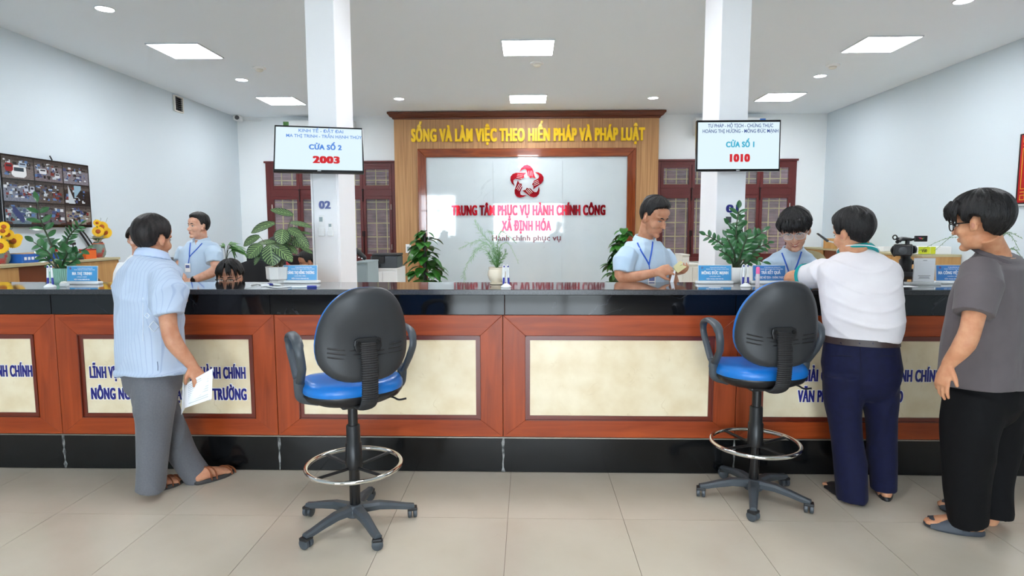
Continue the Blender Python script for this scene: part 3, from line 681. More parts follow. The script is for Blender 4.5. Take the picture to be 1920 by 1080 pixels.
# column numbers
for nm, s, px, py, m, y, w in (('column_number', '02', 609, 391, 'sc_n', 4.588, .09), ('column_number', '01', 1373, 398, 'navy', 4.6, .095)):
    if m == 'sc_n': M['sc_n'] = mat('number_print', (92, 104, 160), .5)
    p = at(px, py, y-.003); r = empty(nm, p, 'printed number %s on the %s column' % (s, 'left' if s == '02' else 'right'), 'number')
    text(s, p, XR, ZU, w, .058, m, r, ext=.001, off=.05)
p = at(1366, 412, 4.597); r = empty('column_label', p, 'small grey label under the number on the right column', 'label'); MB().box(p, (.04, .004, .045)).build('plate', 'darkgrey', r)
for px, py, w, h, lb in ((603, 423, .04, .155, 'white remote control in its holder on the left column, longer one'), (620, 430, .032, .10, 'white remote control in its holder on the left column, shorter one')):
    p = at(px, py, 4.578); r = empty('remote_control', p, lb, 'remote'); MB().box(p, (w, .022, h)).build('body', 'whitep', r, bevel=.006)
    MB().box(p+Vector((0, -.004, -h*.3)), (w+.008, .028, h*.42)).build('holder', 'whitep', r, bevel=.004)
    MB().box(p+Vector((0, -.012, h*.3)), (w*.6, .003, h*.22)).build('screen', 'greyfurn', r)

# CCTV wall television
def cctv_image():
    random.seed(3); rs = np.random.RandomState(5); Wd, Hd = 156, 90; img = np.zeros((Hd, Wd, 3)); img[:] = (26, 26, 30)
    cw, chh = Wd//3, Hd//3
    def quadc(cx0, cy0, fn):
        for y in range(chh-1):
            for x in range(cw-1):
                img[cy0+y, cx0+x] = fn(x/(cw-1), y/(chh-1))
    grounds = [(112, 104, 104), (120, 112, 118), (128, 124, 134), (118, 124, 140), (84, 76, 72), (30, 22, 22), (96, 116, 128), (88, 84, 92), (140, 132, 120)]
    for j in range(3):
        for i in range(3):
            g = np.array(grounds[j*3+i]); sl = rs.uniform(-.6, .6); hz = rs.uniform(.22, .34)
            def fn(u, v):
                if v < hz*.5: c = np.array((58, 52, 50))
                elif v < hz: c = np.array((84, 78, 74))
                elif v > 1-abs(u-.5)*sl and abs(u-.5) > .3: c = np.array((70, 36, 30))
                else: c = g
                return c+rs.uniform(-16, 16)
            quadc(i*cw, j*chh, fn)
            for _ in range(46):                      # cars, chairs and people in each view, a few dots each
                x0, y0 = rs.randint(1, cw-8), rs.randint(4, chh-6); ww, hh = rs.randint(2, 8), rs.randint(1, 5)
                c = [(214, 220, 226), (190, 204, 216), (22, 24, 30), (60, 74, 120), (120, 40, 34), (28, 30, 34), (84, 120, 170), (20, 20, 24), (36, 30, 30)][rs.randint(9)]
                img[j*chh+y0:j*chh+y0+hh, i*cw+x0:i*cw+x0+ww] = c
    def car(x0, y0, w, h, body, glass):
        for y in range(h):
            for x in range(w):
                u, v = x/w, y/h; cx = abs(u-.5)*2
                if (cx**2.6+(abs(v-.5)*2)**2.6) < 1: img[y0+y, x0+x] = glass if (.18 < v < .5 and cx < .62) else body
    car(14, 10, 25, 17, (232, 236, 240), (40, 60, 74)); car(4, 8, 14, 12, (150, 24, 30), (40, 30, 40)); car(26, 6, 14, 7, (170, 190, 210), (50, 60, 80))
    car(60, 11, 14, 8, (226, 230, 236), (30, 34, 44)); car(88, 15, 10, 8, (214, 220, 228), (30, 34, 44)); car(32, 36, 8, 9, (190, 200, 220), (40, 44, 60)); car(42, 37, 8, 9, (200, 208, 222), (40, 44, 60))
    for k in range(14): img[66+k:74+k, 12+k:17+k] = (44, 58, 110)
    for k in range(26): img[32+k:33+k, 112:112+k//2+1] = (196, 208, 216)
    for k in range(14): img[30:30+20-k, 124+k] = (150, 186, 206)
    img[29:31] = (20, 20, 22); img[59:61] = (20, 20, 22); img[:, 51:53] = (22, 22, 24); img[:, 103:105] = (22, 22, 24)
    return np.clip(img, 0, 255)
tvx = -5.385; ty0, ty1, tz0, tz1 = 6.155, 7.43, 1.53, 2.287
tv = empty('wall_television', (XL, (ty0+ty1)/2, tz0), 'large wall television on the left wall showing nine security camera views', 'television')
MB().bx(XL+.002, tvx-.003, ty0, ty1, tz0, tz1).build('housing', 'blackgloss', tv, bevel=.006)
MB().bx(XL+.0, XL+.003, ty0+.3, ty1-.3, tz0+.2, tz1-.2).build('wall_mount', 'black', tv)
im = cctv_image(); H_, W_ = im.shape[:2]; V = []; F = []; bz = .018
for j in range(H_+1):
    for i in range(W_+1): V.append((tvx+.001, ty0+bz+(ty1-ty0-2*bz)*i/W_, tz1-bz-(tz1-tz0-2*bz-.01)*j/H_))
for j in range(H_):
    for i in range(W_): a = j*(W_+1)+i; F.append((a, a+W_+1, a+W_+2, a+1))
so = MB().add(V, F).build('screen', None, tv); me = so.data
ca = me.color_attributes.new('picture', 'BYTE_COLOR', 'CORNER'); lc = np.repeat(np.concatenate([im.reshape(-1, 3)/255, np.ones((H_*W_, 1))], 1), 4, axis=0)
ca.data.foreach_set('color_srgb', lc.ravel())
m = bpy.data.materials.new('cctv_picture'); m.use_nodes = True; nt = m.node_tree; b = nt.nodes['Principled BSDF']; b.inputs['Base Color'].default_value = (.01, .01, .01, 1); b.inputs['Roughness'].default_value = .2
vc = nt.nodes.new('ShaderNodeVertexColor'); vc.layer_name = 'picture'; nt.links.new(vc.outputs[0], b.inputs['Emission Color']); b.inputs['Emission Strength'].default_value = .5; me.materials.append(m)
MB().tube([(XL+.02, 6.9, tz1+.005), (XL+.02, 6.87, tz1+.05)], .008, 6).build('cable_end', 'black', tv)
MB().tube(catmull([(XL+.02, 7.2, tz0), (XL+.02, 7.32, tz0-.13), (XL+.02, 7.5, tz0-.36)], 6), .012, 6).build('cable', 'black', tv)
MB().tube(catmull([(XL+.02, 7.25, tz0), (XL+.02, 7.36, tz0-.10), (XL+.02, 7.55, tz0-.33)], 6), .009, 6).build('cable', 'black', tv)
# red lacquer plaque on the right wall
r = empty('red_plaque', (XRR, 6.4, 1.743), 'red framed plaque with gold line border at the right edge of the wall', 'plaque')
MB().bx(XRR-.03, XRR-.002, 5.6, 7.0, 1.743, 2.545).build('frame', 'alu', r, bevel=.003)
MB().bx(XRR-.034, XRR-.03, 5.62, 6.98, 1.765, 2.53).build('dark_border', 'black', r)
MB().bx(XRR-.036, XRR-.034, 5.64, 6.955, 1.78, 2.515).build('red_field', 'redlac', r)
g = MB(); X_ = XRR-.038
def gl(y0, y1, z0, z1, w=.008): 
    g.bx(X_-.001, X_+.001, min(y0, y1)-w/2, max(y0, y1)+w/2, min(z0, z1)-w/2, max(z0, z1)+w/2)
gl(6.92, 6.92, 1.93, 2.37); gl(5.7, 6.78, 1.81, 1.81); gl(6.84, 6.84, 1.97, 2.33); gl(5.7, 6.72, 1.89, 1.89); gl(5.7, 6.78, 2.485, 2.485); gl(5.7, 6.72, 2.41, 2.41)
for s, zc in ((1, 1.81), (-1, 2.485)):
    for (a, b_, c_, d_) in ((6.92, 6.78, .0, .0), (6.92, 6.92, 0, .05), (6.92, 6.80, .05, .05), (6.80, 6.80, .0, .08), (6.86, 6.86, .0, .12), (6.92, 6.84, .12, .12), (6.92, 6.84, .085, .085), (6.84, 6.84, .12, .16)): gl(a, b_, zc+s*c_, zc+s*d_)
g.build('gold_pattern', 'goldline', r)

# ------------------------------------------------------------ furniture behind the counter
def credenza(x0, x1, face, ys, ends, label, dark=()):
    y0, y1 = ends; r = empty('credenza', ((x0+x1)/2, y0, 0), label, 'cabinet'); zt = 1.17
    b = MB(); b.bx(x0, x1, y0, y0+.02, 0, zt-.03); b.bx(x0, x1, y1-.02, y1, 0, zt-.03); b.bx(x0, x1, y0+.02, y1-.02, 0.0, .06)
    bx_ = x0 if face > 0 else x1; b.bx(bx_, bx_+.01*face, y0+.02, y1-.02, .06, zt-.03) if face > 0 else b.bx(bx_-.01, bx_, y0+.02, y1-.02, .06, zt-.03)
    b.build('carcass', 'oak', r, bevel=.002)
    MB().bx(x0-.015 if face < 0 else x0, x1+.015 if face > 0 else x1, y0-.01, y1+.01, zt-.03, zt).build('top', 'oaktop', r, bevel=.003)
    xf = x1 if face > 0 else x0
    for k, (a, c) in enumerate(zip(ys, ys[1:])):
        if k in dark:
            MB().bx(min(xf-.3*face, xf-.02*face), max(xf-.3*face, xf-.02*face), a+.02, c-.02, .06, zt-.03).build('shelf_shade', 'darkwood', r)  # solid dark block painted as the shade inside the opening
            continue
        d = MB().bx(min(xf, xf-.018*face), max(xf, xf-.018*face), a+.003, c-.003, .07, zt-.035).build('door', 'oak', r, bevel=.002)
        MB().bx(min(xf, xf+.02*face), max(xf, xf+.02*face), c-.06, c-.045, .75, .87).build('handle', 'alu', d)
    return r
ys = [onx(p, 510, -5.0).y for p in (-200, -60, 36, 98, 132, 178, 222)]
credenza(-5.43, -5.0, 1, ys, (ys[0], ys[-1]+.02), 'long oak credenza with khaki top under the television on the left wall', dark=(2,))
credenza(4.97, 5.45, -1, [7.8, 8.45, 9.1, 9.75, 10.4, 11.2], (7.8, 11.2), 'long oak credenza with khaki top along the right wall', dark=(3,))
def boxpart(name, m, par, c, d, R=None, bev=.004): return MB().box(c, d, R).build(name, m, par, bevel=bev)
# blue flat box on the left credenza
r = empty('flat_box', (-5.15, 6.2, 1.17), 'flat blue box with white print on the left credenza', 'box')
ya, yb_ = onx(22, 480, -5.05).y, onx(118, 480, -5.05).y
boxpart('carton', 'binderblue', r, (-5.155, (ya+yb_)/2+.12, 1.215), (.21, yb_-ya, .088)); boxpart('lid', 'oak', r, (-5.155, (ya+yb_)/2+.12, 1.263), (.19, (yb_-ya)*.9, .006))
for k in range(7): boxpart('print_block', 'white', r, (-5.049, ya+.16+.045*k+(.03 if k > 3 else 0), 1.215), (.002, .03, .03), bev=0)
# right credenza boxes
r = empty('binder_box', (5.2, 7.9, 1.17), 'lime green and white file box on the near end of the right credenza', 'box')
a, b_ = at(1716, 470, 7.85), at(1784, 470, 7.85)
boxpart('carton', 'whitep', r, ((a.x+b_.x)/2, 8.0, 1.17+.05), (b_.x-a.x, .3, .095))
for k, (x0, x1) in enumerate(((1722, 1744), (1745, 1754))):
    A_, B_ = at(x0, 468, 7.849), at(x1, 468, 7.849); boxpart('lime_label', 'binderlime', r, ((A_.x+B_.x)/2, 7.848, 1.222), (B_.x-A_.x, .004, .09), bev=0)
pq = at(1733, 470, 7.845); text('VSĐ', (pq.x, 7.8455, 1.2), XR, ZU, .07, .035, 'black', r, ext=.001, off=.03)
for x, y, z, d, m_, lb, nm in ((5.05, 10.2, 1.17, (.2, .26, .16), 'oak', 'brown cardboard box on the far end of the right credenza', 'cardboard_box'), (5.15, 9.75, 1.17, (.26, .16, .09), 'binderlime', 'lime file box near the far end of the right credenza', 'file_box'),
                               (5.2, 9.0, 1.17, (.18, .12, .06), 'whitep', 'white paper stack beside the lime file box on the right credenza', 'paper_stack')):
    r = empty(nm, (x, y, z), lb, 'box' if 'box' in nm else 'paper')
    MB().box((x, y, z+d[2]/2), d, rotz(.2)).build('body', m_, r, bevel=.006); MB().box((x, y, z+d[2]+.004), (d[0]*.9, d[1]*.9, .006), rotz(.2)).build('flap', m_, r)
# desk lamp / stapler arm on the right credenza
r = empty('desk_lamp', (5.0, 9.6, 1.17), 'grey desk lamp with raised arm on the right credenza', 'lamp')
p0, p1, p2 = at(1562, 468, 9.3), at(1552, 452, 9.3), at(1533, 438, 9.3); p0.x = max(p0.x, 5.06)
MB().lathe((p0.x, 9.3, 1.17), [(.001, 0), (.07, 0), (.07, .02), (.001, .03)], 16).build('base', 'darkgrey', r)
MB().tube([p0, p1], .012, 8).build('arm', 'alu', r); MB().tube([p1, p2], [(.03, .02), (.035, .012)], 10).build('shade', 'darkgrey', r, smooth=True)
# grey cabinet, white cabinet and printer by the left window
def cabinet(name, px0, px1, Y, ztop, m, label, dep=.45, doors=1, cat='cabinet'):
    a, b_ = at(px0, 500, Y), at(px1, 500, Y); r = empty(name, ((a.x+b_.x)/2, Y, 0), label, cat)
    MB().bx(a.x, b_.x, Y, Y+dep, 0, ztop).build('carcass', m, r, bevel=.004)
    w = (b_.x-a.x)/doors
    for k in range(doors):
        d = MB().bx(a.x+w*k+.006, a.x+w*(k+1)-.006, Y-.014, Y, .05, ztop-.03).build('door', m, r, bevel=.003)
        MB().box((a.x+w*(k+1)-.05, Y-.02, ztop*.6), (.02, .012, .1)).build('handle', 'alu', d)
    MB().bx(a.x-.004, b_.x+.004, Y-.016, Y+dep, ztop, ztop+.018).build('top', m, r, bevel=.003)
    return r, (a.x+b_.x)/2
cabinet('filing_cabinet', 664, 689, 6.8, 1.12, 'greyfurn', 'grey metal filing cabinet just right of the left column', dep=.5)
_, xc = cabinet('low_cabinet', 690, 744, 8.6, .93, 'whitep', 'white low cabinet under the printer right of the left column', dep=.6, doors=2)
r = empty('printer', (xc, 8.6, .95), 'black and grey office printer on the white cabinet below the left window', 'printer')
a, b_ = at(691, 510, 8.6), at(741, 510, 8.6); w = b_.x-a.x
boxpart('body', 'darkgrey', r, (xc+.01, 8.85, .95+.085), (w, .42, .17), bev=.015); boxpart('scanner_lid', 'dark', r, (xc+.02, 8.86, 1.138), (w*.96, .42, .03), bev=.01)
boxpart('control_panel', 'black', r, (xc-.06, 8.63, 1.07), (w*.45, .06, .1)); boxpart('paper_tray', 'black', r, (xc-.12, 8.6, .985), (w*.4, .12, .04))
r = empty('striped_bundle', (at(668, 480, 6.9)), 'black and white striped cloth bundle on the grey filing cabinet', 'bundle'); p = at(670, 482, 7.0)
q = MB(); q.tube(catmull([(p.x-.05, 7.0, 1.172), (p.x-.04, 7.0, 1.27), (p.x+.02, 7.0, 1.23), (p.x+.08, 7.0, 1.175)], 6), [.03]*19, 10, dome=True); q.build('cloth', 'black', r, smooth=True)
for k in range(5): MB().tube([(p.x-.085+.035*k, 6.965, 1.17+.01*(k % 2)), (p.x-.07+.035*k, 6.962, 1.215-.012*k)], .006, 6).build('white_stripe', 'white', r)
cabinet('white_cabinet', 1279, 1292, 8.0, 1.15, 'offwhite', 'narrow white cabinet behind the standing officer, left one', dep=.4)
r_, xc = cabinet('drawer_unit', 1280, 1316, 9.6, .93, 'offwhite', 'off-white drawer unit below the right window', dep=.5, doors=2)
# desks and dark office chairs behind the counter, left
def desk(px0, px1, Y, label, dep=.6, z=.76):
    a, b_ = at(px0, 500, Y), at(px1, 500, Y); r = empty('office_desk', ((a.x+b_.x)/2, Y, 0), label, 'desk')
    MB().bx(a.x, b_.x, Y, Y+dep, z-.025, z).build('desktop', 'oak', r, bevel=.003)
    for x in (a.x+.02, b_.x-.02): MB().bx(x-.012, x+.012, Y+.03, Y+dep-.03, 0, z-.025).build('side_panel', 'oak', r)
    MB().bx(a.x+.03, b_.x-.03, Y+.05, Y+.07, .3, z-.025).build('modesty_panel', 'oak', r)
    return r

def office_chair(x, y, yaw, ztop, m, label):
    r = empty('office_chair', (x, y, 0), label, 'chair'); R = rotz(yaw); c = Vector((x, y, 0))
    def T(v): return c+R@Vector(v)
    rr = []
    for f, yy in ((.85, -.03), (1, -.01), (1, .02), (.85, .05)):
        rr.append([T((.24*f*abs(math.cos(t))**.7*math.copysign(1, math.cos(t)), .24+yy+.05*math.cos(t)**2*-1, ztop-.33+.33*f*abs(math.sin(t))**.7*math.copysign(1, math.sin(t)))) for t in [2*PI*k/28 for k in range(28)]])
    MB().rings(rr).build('backrest', m, r, smooth=True)
    MB().box(T((0, 0, .47)), (.5, .48, .09), R).build('seat', m, r, bevel=.03)
    MB().cyl(T((0, 0, .08)), T((0, 0, .43)), .03, 12).build('column', 'black', r)
    for s in (-1, 1): MB().tube([T((.27*s, .15, .5)), T((.28*s, .15, .66)), T((.28*s, -.12, .67))], .018, 8).build('armrest', 'black', r)
    for k in range(5):
        a = 2*PI*k/5; MB().tube([T((0, 0, .1)), T((.3*math.cos(a), .3*math.sin(a), .06))], [(.03, .02), (.02, .015)], 8).build('base_leg', 'black', r)
        MB().ell(T((.3*math.cos(a), .3*math.sin(a), .03)), (.025, .025, .03), n=10, m=8).build('caster', 'black', r, smooth=True)
    return r
p = at(474, 505, 5.7); office_chair(p.x, 5.7, .3, 1.2, 'blackcloth', 'black high-backed office chair behind the patterned-leaf plant')
p = at(1512, 480, 6.5); office_chair(p.x, 6.4, -.2, 1.27, mat('khaki_cloth', (150, 142, 110), .8), 'khaki office chair behind the smiling seated officer')
p = at(163, 520, 6.2); office_chair(p.x, 6.0, .4, 1.04, mat('brown_cloth', (88, 60, 40), .8), 'brown rounded chair in front of the left credenza')
def monitor(px, py, Y, w, h, yaw, label, zdesk=.76):
    c = at(px, py, Y); r = empty('computer_monitor', (c.x, c.y, zdesk), label, 'monitor'); R = rotz(yaw)
    MB().box(c, (w, .03, h), R).build('housing', 'black', r, bevel=.006); MB().box(c+R@Vector((0, .017, 0)), (w-.03, .002, h-.03), R).build('screen', 'blackgloss', r)
    MB().box((c.x, c.y, (c.z+zdesk)/2), (.06, .04, c.z-zdesk-.0), R).box((c.x, c.y, zdesk+.008), (.24, .18, .016), R).build('stand', 'black', r)
monitor(500, 505, 6.42, .46, .28, -.2, 'black computer monitor left of the white plant pot', .74)
monitor(556, 497, 7.7, .46, .26, .1, 'black computer monitor right of the red-shirted person', .74)
desk(484, 540, 6.3, 'work desk behind the patterned-leaf plant', dep=.22, z=.74); desk(520, 660, 7.6, 'work desk by the left window', z=.74)

# ------------------------------------------------------------ things on the counter
def nameplate(px0, px1, py, lines, label, yaw=0.0, blue='bluesign', h=.105, Y=None):
    a, b_ = onz(px0, py, ZT), onz(px1, py, ZT); c = (a+b_)/2; w = (b_-a).length; r = empty('desk_nameplate', c, label, 'nameplate', 'blue desk nameplates on the counter')
    R = rotz(yaw)@Matrix.Rotation(-.12, 3, 'X')
    MB().box(c+Vector((0, .008, .009)), (w+.03, .05, .018), rotz(yaw)).build('base', 'whitep', r, bevel=.006)
    pc = c+Vector((0, 0, .018+h/2)); f = R@Vector((0, -1, 0))
    MB().box(pc, (w+.008, .004, h), R).build('acrylic_holder', 'acrylic', r); MB().box(pc+f*.003, (w, .002, h-.008), R).build('card', blue, r)
    for s, x, z, tw, th, of in lines: text(s, pc+f*.0042+R@Vector((x*w, 0, z*h)), R@XR, R@ZU, tw*w, th*h, 'white', r, ext=.0004, off=of)
    e = MB()
    for k in range(5):
        t = PI/2+k*2*PI/5; e.prism([(math.cos(t+q)*rr_, math.sin(t+q)*rr_) for q, rr_ in ((-.5, .0045), (0, .0085), (.5, .0045), (0, .002))], pc+f*.0045+R@Vector((-w*.39, 0, h*.33)), R@XR, R@ZU, .0004)
    e.build('emblem', 'redmirror', r); return r
T1, T2 = 'ỦY BAN NHÂN DÂN XÃ ĐỊNH HÓA', 'TRUNG TÂM PHỤC VỤ HÀNH CHÍNH CÔNG'
def std(n, role, ph='ĐIỆN THOẠI: 0208 878 456', nw=.66): return [(T1, .1, .32, .5, .055, .0), (T2, .08, .21, .7, .06, .0), (n, 0, -.08, nw, .19, .05), (role, 0, -.24, .34, .06, .0), (ph, 0, -.4, .52, .075, .02)]
nameplate(128, 184, 533, std('MA THỊ TRINH', 'CÔNG CHỨC'), 'blue nameplate on a white base beside the mint pot')
nameplate(533, 595, 531, std('HOÀNG THỊ HỒNG THƯƠNG', 'CHUYÊN VIÊN', nw=.86), 'bright blue nameplate beside the white pot of the patterned-leaf plant')
nameplate(1309, 1370, 532, std('MÔNG ĐỨC MẠNH', 'CHUYÊN VIÊN', nw=.82), 'blue nameplate in front of the officer counting papers')
nameplate(1411, 1471, 532, [(T1, .1, .32, .5, .055, .0), (T2, .08, .21, .7, .06, .0), ('TRẢ KẾT QUẢ', .05, -.06, .6, .19, .05), ('LĨNH VỰC HỘ TỊCH - CHỨNG THỰC', 0, -.34, .9, .13, .03)], 'deeper blue nameplate in front of the smiling seated officer', blue='bluesign2')
nameplate(1754, 1816, 532, std('MA CÔNG VIỆT TÙNG', 'NHÂN VIÊN', nw=.9), 'deeper blue nameplate partly hidden by the man in the grey t-shirt', blue='bluesign2')
def pen_stand(px, py, label, n=2, yaw=0.0):
    c = onz(px, py, ZT); r = empty('pen_stand', c, label, 'pen stand', 'white and blue counter pen stands')
    MB().lathe(c, [(.001, 0), (.032, 0), (.034, .006), (.026, .014), (.012, .024), (.001, .026)], 24).build('base', 'whitep', r, smooth=True)
    for k in range(n):
        x = (-.016 if k == 0 else .016) if n == 2 else 0
        b0 = c+Vector((x, .004, .008)); tp = c+Vector((x*.75, .006, .135)); d = (tp-b0)
        pn = MB().tube([b0, b0+d*.42], [.0065, .0062], 12).build('pen_barrel', 'pinblue', r, smooth=True)
        MB().tube([b0+d*.42, b0+d*.92], [.0062, .0055], 12).build('pen_body', 'whitep', pn, smooth=True)
        MB().tube([b0+d*.92, tp], [.005, .003], 10).build('pen_end', 'pinblue', pn, smooth=True)
    MB().tube(catmull([c+Vector((-.018, .02, .01)), c+Vector((-.024, .02, .08)), c+Vector((-.018, .012, .135)), c+Vector((-.006, .01, .13)), c+Vector((-.004, .01, .10))], 6), .0028, 6).build('cord', 'whitep', r, smooth=True)
    MB().tube(catmull([c+Vector((.004, .02, .02)), c+Vector((.0, .02, .09)), c+Vector((.006, .012, .137)), c+Vector((.014, .01, .13))], 6), .0028, 6).build('cord', 'whitep', r, smooth=True)
pen_stand(94, 539, 'white and blue double pen stand beside the mint pot at the left'); pen_stand(949, 539, 'white and blue double pen stand in front of the cream fern pot'); pen_stand(1398, 538, 'white and blue double pen stand in front of the round white pot')
def pen(a, b, label, cap=True):
    a, b = Vector(a), Vector(b); d = b-a; r = empty('ballpoint_pen', a, label, 'pen')
    MB().tube([a, a+d*.55], [.005, .006], 10).build('barrel', 'whitep', r, smooth=True); MB().tube([a+d*.55, a+d*.9], [.0065, .0065], 10).build('cap', 'pinblue', r, smooth=True); MB().tube([a+d*.9, b], [.006, .003], 10).build('tip', 'acrylic', r, smooth=True)
pen(onz(547, 538, ZT+.007), onz(599, 537, ZT+.007), 'white and blue pen lying beside the bright blue nameplate, nearer one')
pen(onz(527, 534, ZT+.007), onz(502, 533, ZT+.007), 'white and blue pen lying in front of the white octagonal pot, farther one')
r = empty('looped_cord', onz(500, 537, ZT), 'white pen cord looped on the counter in front of the octagonal pot', 'cord')
MB().tube(catmull([onz(470, 534, ZT+.005), onz(485, 532, ZT+.005), onz(500, 536, ZT+.005), onz(520, 539, ZT+.005), onz(546, 537, ZT+.005)], 8), .004, 8).build('cord_line', 'whitep', r, smooth=True)
MB().box(onz(497, 535, ZT+.008), (.05, .02, .014), rotz(.4)).build('clip', 'whitep', r, bevel=.004)
MB().box(onz(505, 533, ZT+.010), (.03, .012, .012), rotz(-.7)).build('blue_clip', 'pinblue', r, bevel=.003)
# glue bottle with pink cap
c = onz(1420, 538, ZT); r = empty('glue_bottle', c, 'clear glue bottle with a pink cap in front of the deeper blue nameplate', 'bottle')
MB().lathe(c, [(.001, 0), (.0125, 0), (.0125, .075), (.010, .082), (.001, .082)], 18).build('bottle', mat('frosted_plastic', (232, 226, 230), .3, alpha=.9), r, smooth=True)
MB().lathe(c, [(.001, .082), (.012, .082), (.011, .118), (.008, .124), (.001, .125)], 18).build('cap', 'pink', r, smooth=True)
# notice stand (its square code is left out) and a sheet of paper
a, b_ = onz(1714, 534, ZT), onz(1748, 534, ZT); c = (a+b_)/2; w = (b_-a).length+.02; r = empty('notice_stand', c, 'clear acrylic stand holding a white notice, between the video camera and the nameplate', 'stand')
MB().box(c+Vector((0, .01, .008)), (w+.06, .07, .016)).build('base', 'acrylic', r, bevel=.003)
MB().box(c+Vector((0, 0, .016+.078)), (w, .004, .156)).build('holder', 'acrylic', r); MB().box(c+Vector((0, -.0035, .016+.078)), (w-.008, .002, .148)).build('sheet', 'paper', r)
for k, (ww, z) in enumerate(((.2, .140), (.62, .042), (.5, .034), (.56, .026))): MB().box(c+Vector((0, -.0048, .016+z)), ((w-.01)*ww, .0006, .0025)).build('print_line', 'darkgrey', r)
c = onz(1690, 537, ZT+.001); r = empty('paper_sheet', c, 'white paper sheet lying on the counter below the video camera', 'paper'); MB().box(c, (.16, .08, .001), rotz(.1)).build('sheet', 'paper', r)
c = onz(1340, 539, ZT+.001); r = empty('paper_slip', c, 'white paper slip in front of the counting officer nameplate', 'paper'); MB().box(c, (.07, .016, .001)).build('slip', 'paper', r)
c = onz(121, 535, ZT+.008); r = empty('tape_roll', c, 'clear tape dispenser between the mint pot and its nameplate', 'tape'); MB().box(c+Vector((0, 0, .004)), (.05, .03, .024)).build('body', 'acrylic', r, bevel=.006); MB().cyl(c+Vector((-.005, -.012, .012)), c+Vector((-.005, .012, .012)), .014, 14).build('roll', 'offwhite', r)

# ------------------------------------------------------------ video camera on its tripod
Yv = 4.28
r = empty('video_camera', at(1698, 480, Yv), 'black professional video camera with flip-out screen', 'video camera')
def V_(px, py, dy=0): return at(px, py, Yv+dy)
RV = rotz(math.atan2(-V_(1693, 468).x, Yv)); vd = RV@Vector((0, 1, 0))
c = V_(1693, 468); MB().box(c+vd*.06, (.115, .24, .075), RV).build('body', 'black', r, bevel=.012)
c2 = c-vd*.085+Vector((0, 0, -.004)); MB().cyl(c2, c2+vd*.03, .036, 24).cyl(c2+vd*.02, c2+vd*.08, .031, 24).build('lens_barrel', 'dark', r, smooth=True)
MB().box(c2-vd*.02, (.105, .05, .072), RV).build('lens_hood', 'black', r, bevel=.008); MB().cyl(c2-vd*.047, c2-vd*.045, .026, 24).build('lens_glass', 'blackgloss', r)
MB().tube(catmull([V_(1701, 459), V_(1701, 450), V_(1696, 448), V_(1684, 449, -.04)], 5), [(.014, .014)]*16, 10).build('top_handle', 'black', r, smooth=True)
MB().tube([V_(1682, 454, -.06), V_(1690, 448, -.04), V_(1708, 449, .02)], [.012, .015, .012], 10).build('handle_grip', 'black', r, smooth=True)
cc = V_(1678, 445, -.08); MB().tube([cc+Vector((.014*math.cos(k*PI/8), 0, .014*math.sin(k*PI/8))) for k in range(16)], .0045, 8, closed=True).build('microphone_ring', 'black', r, smooth=True)
MB().tube([cc+Vector((.01, 0, -.012)), V_(1688, 453, -.04)], .007, 8).build('ring_arm', 'black', r)
a = V_(1715, 442, -.02); b_ = V_(1738, 453, -.02); c = (a+b_)/2
MB().tube([V_(1706, 450), V_(1716, 448)], .008, 8).build('screen_arm', 'black', r)
MB().box(c, ((b_-a).x, .012, abs((b_-a).z))).build('flip_screen', 'black', r, bevel=.003)
for k, (col, pts) in enumerate((('sc_red', [(-.030, .008), (-.022, .008), (-.012, -.004), (-.004, .006), (-.008, .010), (-.013, .004), (-.018, .010)]), ('fern', [(.0, .004), (.006, -.004), (.016, .008), (.010, .008), (.006, .003), (.003, .008)]), ('sc_blue', [(-.018, .010), (-.012, .010), (-.006, .003), (-.010, -.001)]), ('orange', [(-.006, .004), (.0, -.005), (.003, -.001), (-.002, .008)]))):
    MB().prism(pts, c+Vector((.004, -.0072, -.001)), XR, ZU, .0004).build('screen_mark', col, r)
MB().tube(catmull([V_(1676, 462), V_(1672, 470), V_(1678, 480)], 5), .009, 8).build('cable', 'black', r, smooth=True)
MB().cyl(V_(1712, 468, -.02), V_(1715, 468, -.02), .028, 18).build('side_wheel', 'dark', r, smooth=True)
t = empty('camera_tripod', V_(1698, 540), 'black tripod carrying the video camera behind the counter', 'tripod')
bx_ = V_(1698, 480, .04)
MB().tube([V_(1698, 479, .04), V_(1698, 484, .04), V_(1698, 488, .04), V_(1698, 503, .04), V_(1698, 510, .04), V_(1698, 522, .04)], [.032, .030, .042, .036, .034, .03], 16).build('fluid_head', 'black', t, smooth=True)
MB().cyl(V_(1711, 492, .02), V_(1714, 492, .02), .014, 12).build('knob', 'dark', t, smooth=True); MB().cyl(V_(1710, 507, .02), V_(1713, 507, .02), .011, 12).build('knob', 'dark', t, smooth=True)
sp = V_(1698, 512, .04); MB().lathe(sp, [(.001, -.04), (.06, -.04), (.07, -.02), (.055, .01), (.001, .012)], 20).build('spider', 'black', t, smooth=True)
for k in range(3):
    a = -PI/2+k*2*PI/3+.6; top = sp+Vector((.06*math.cos(a), .06*math.sin(a), -.02)); ft = Vector((sp.x+.34*math.cos(a)+.1, sp.y+.34*math.sin(a)+.42, .02)); 
    lg = MB().tube([top, top.lerp(ft, .5)], [(.024, .016)]*2, 10).tube([top.lerp(ft, .45), ft], .011, 10).build('leg', 'dark', t, smooth=True)
    MB().ell(ft, (.02, .02, .02), n=10, m=8).build('foot', 'black', lg, smooth=True)
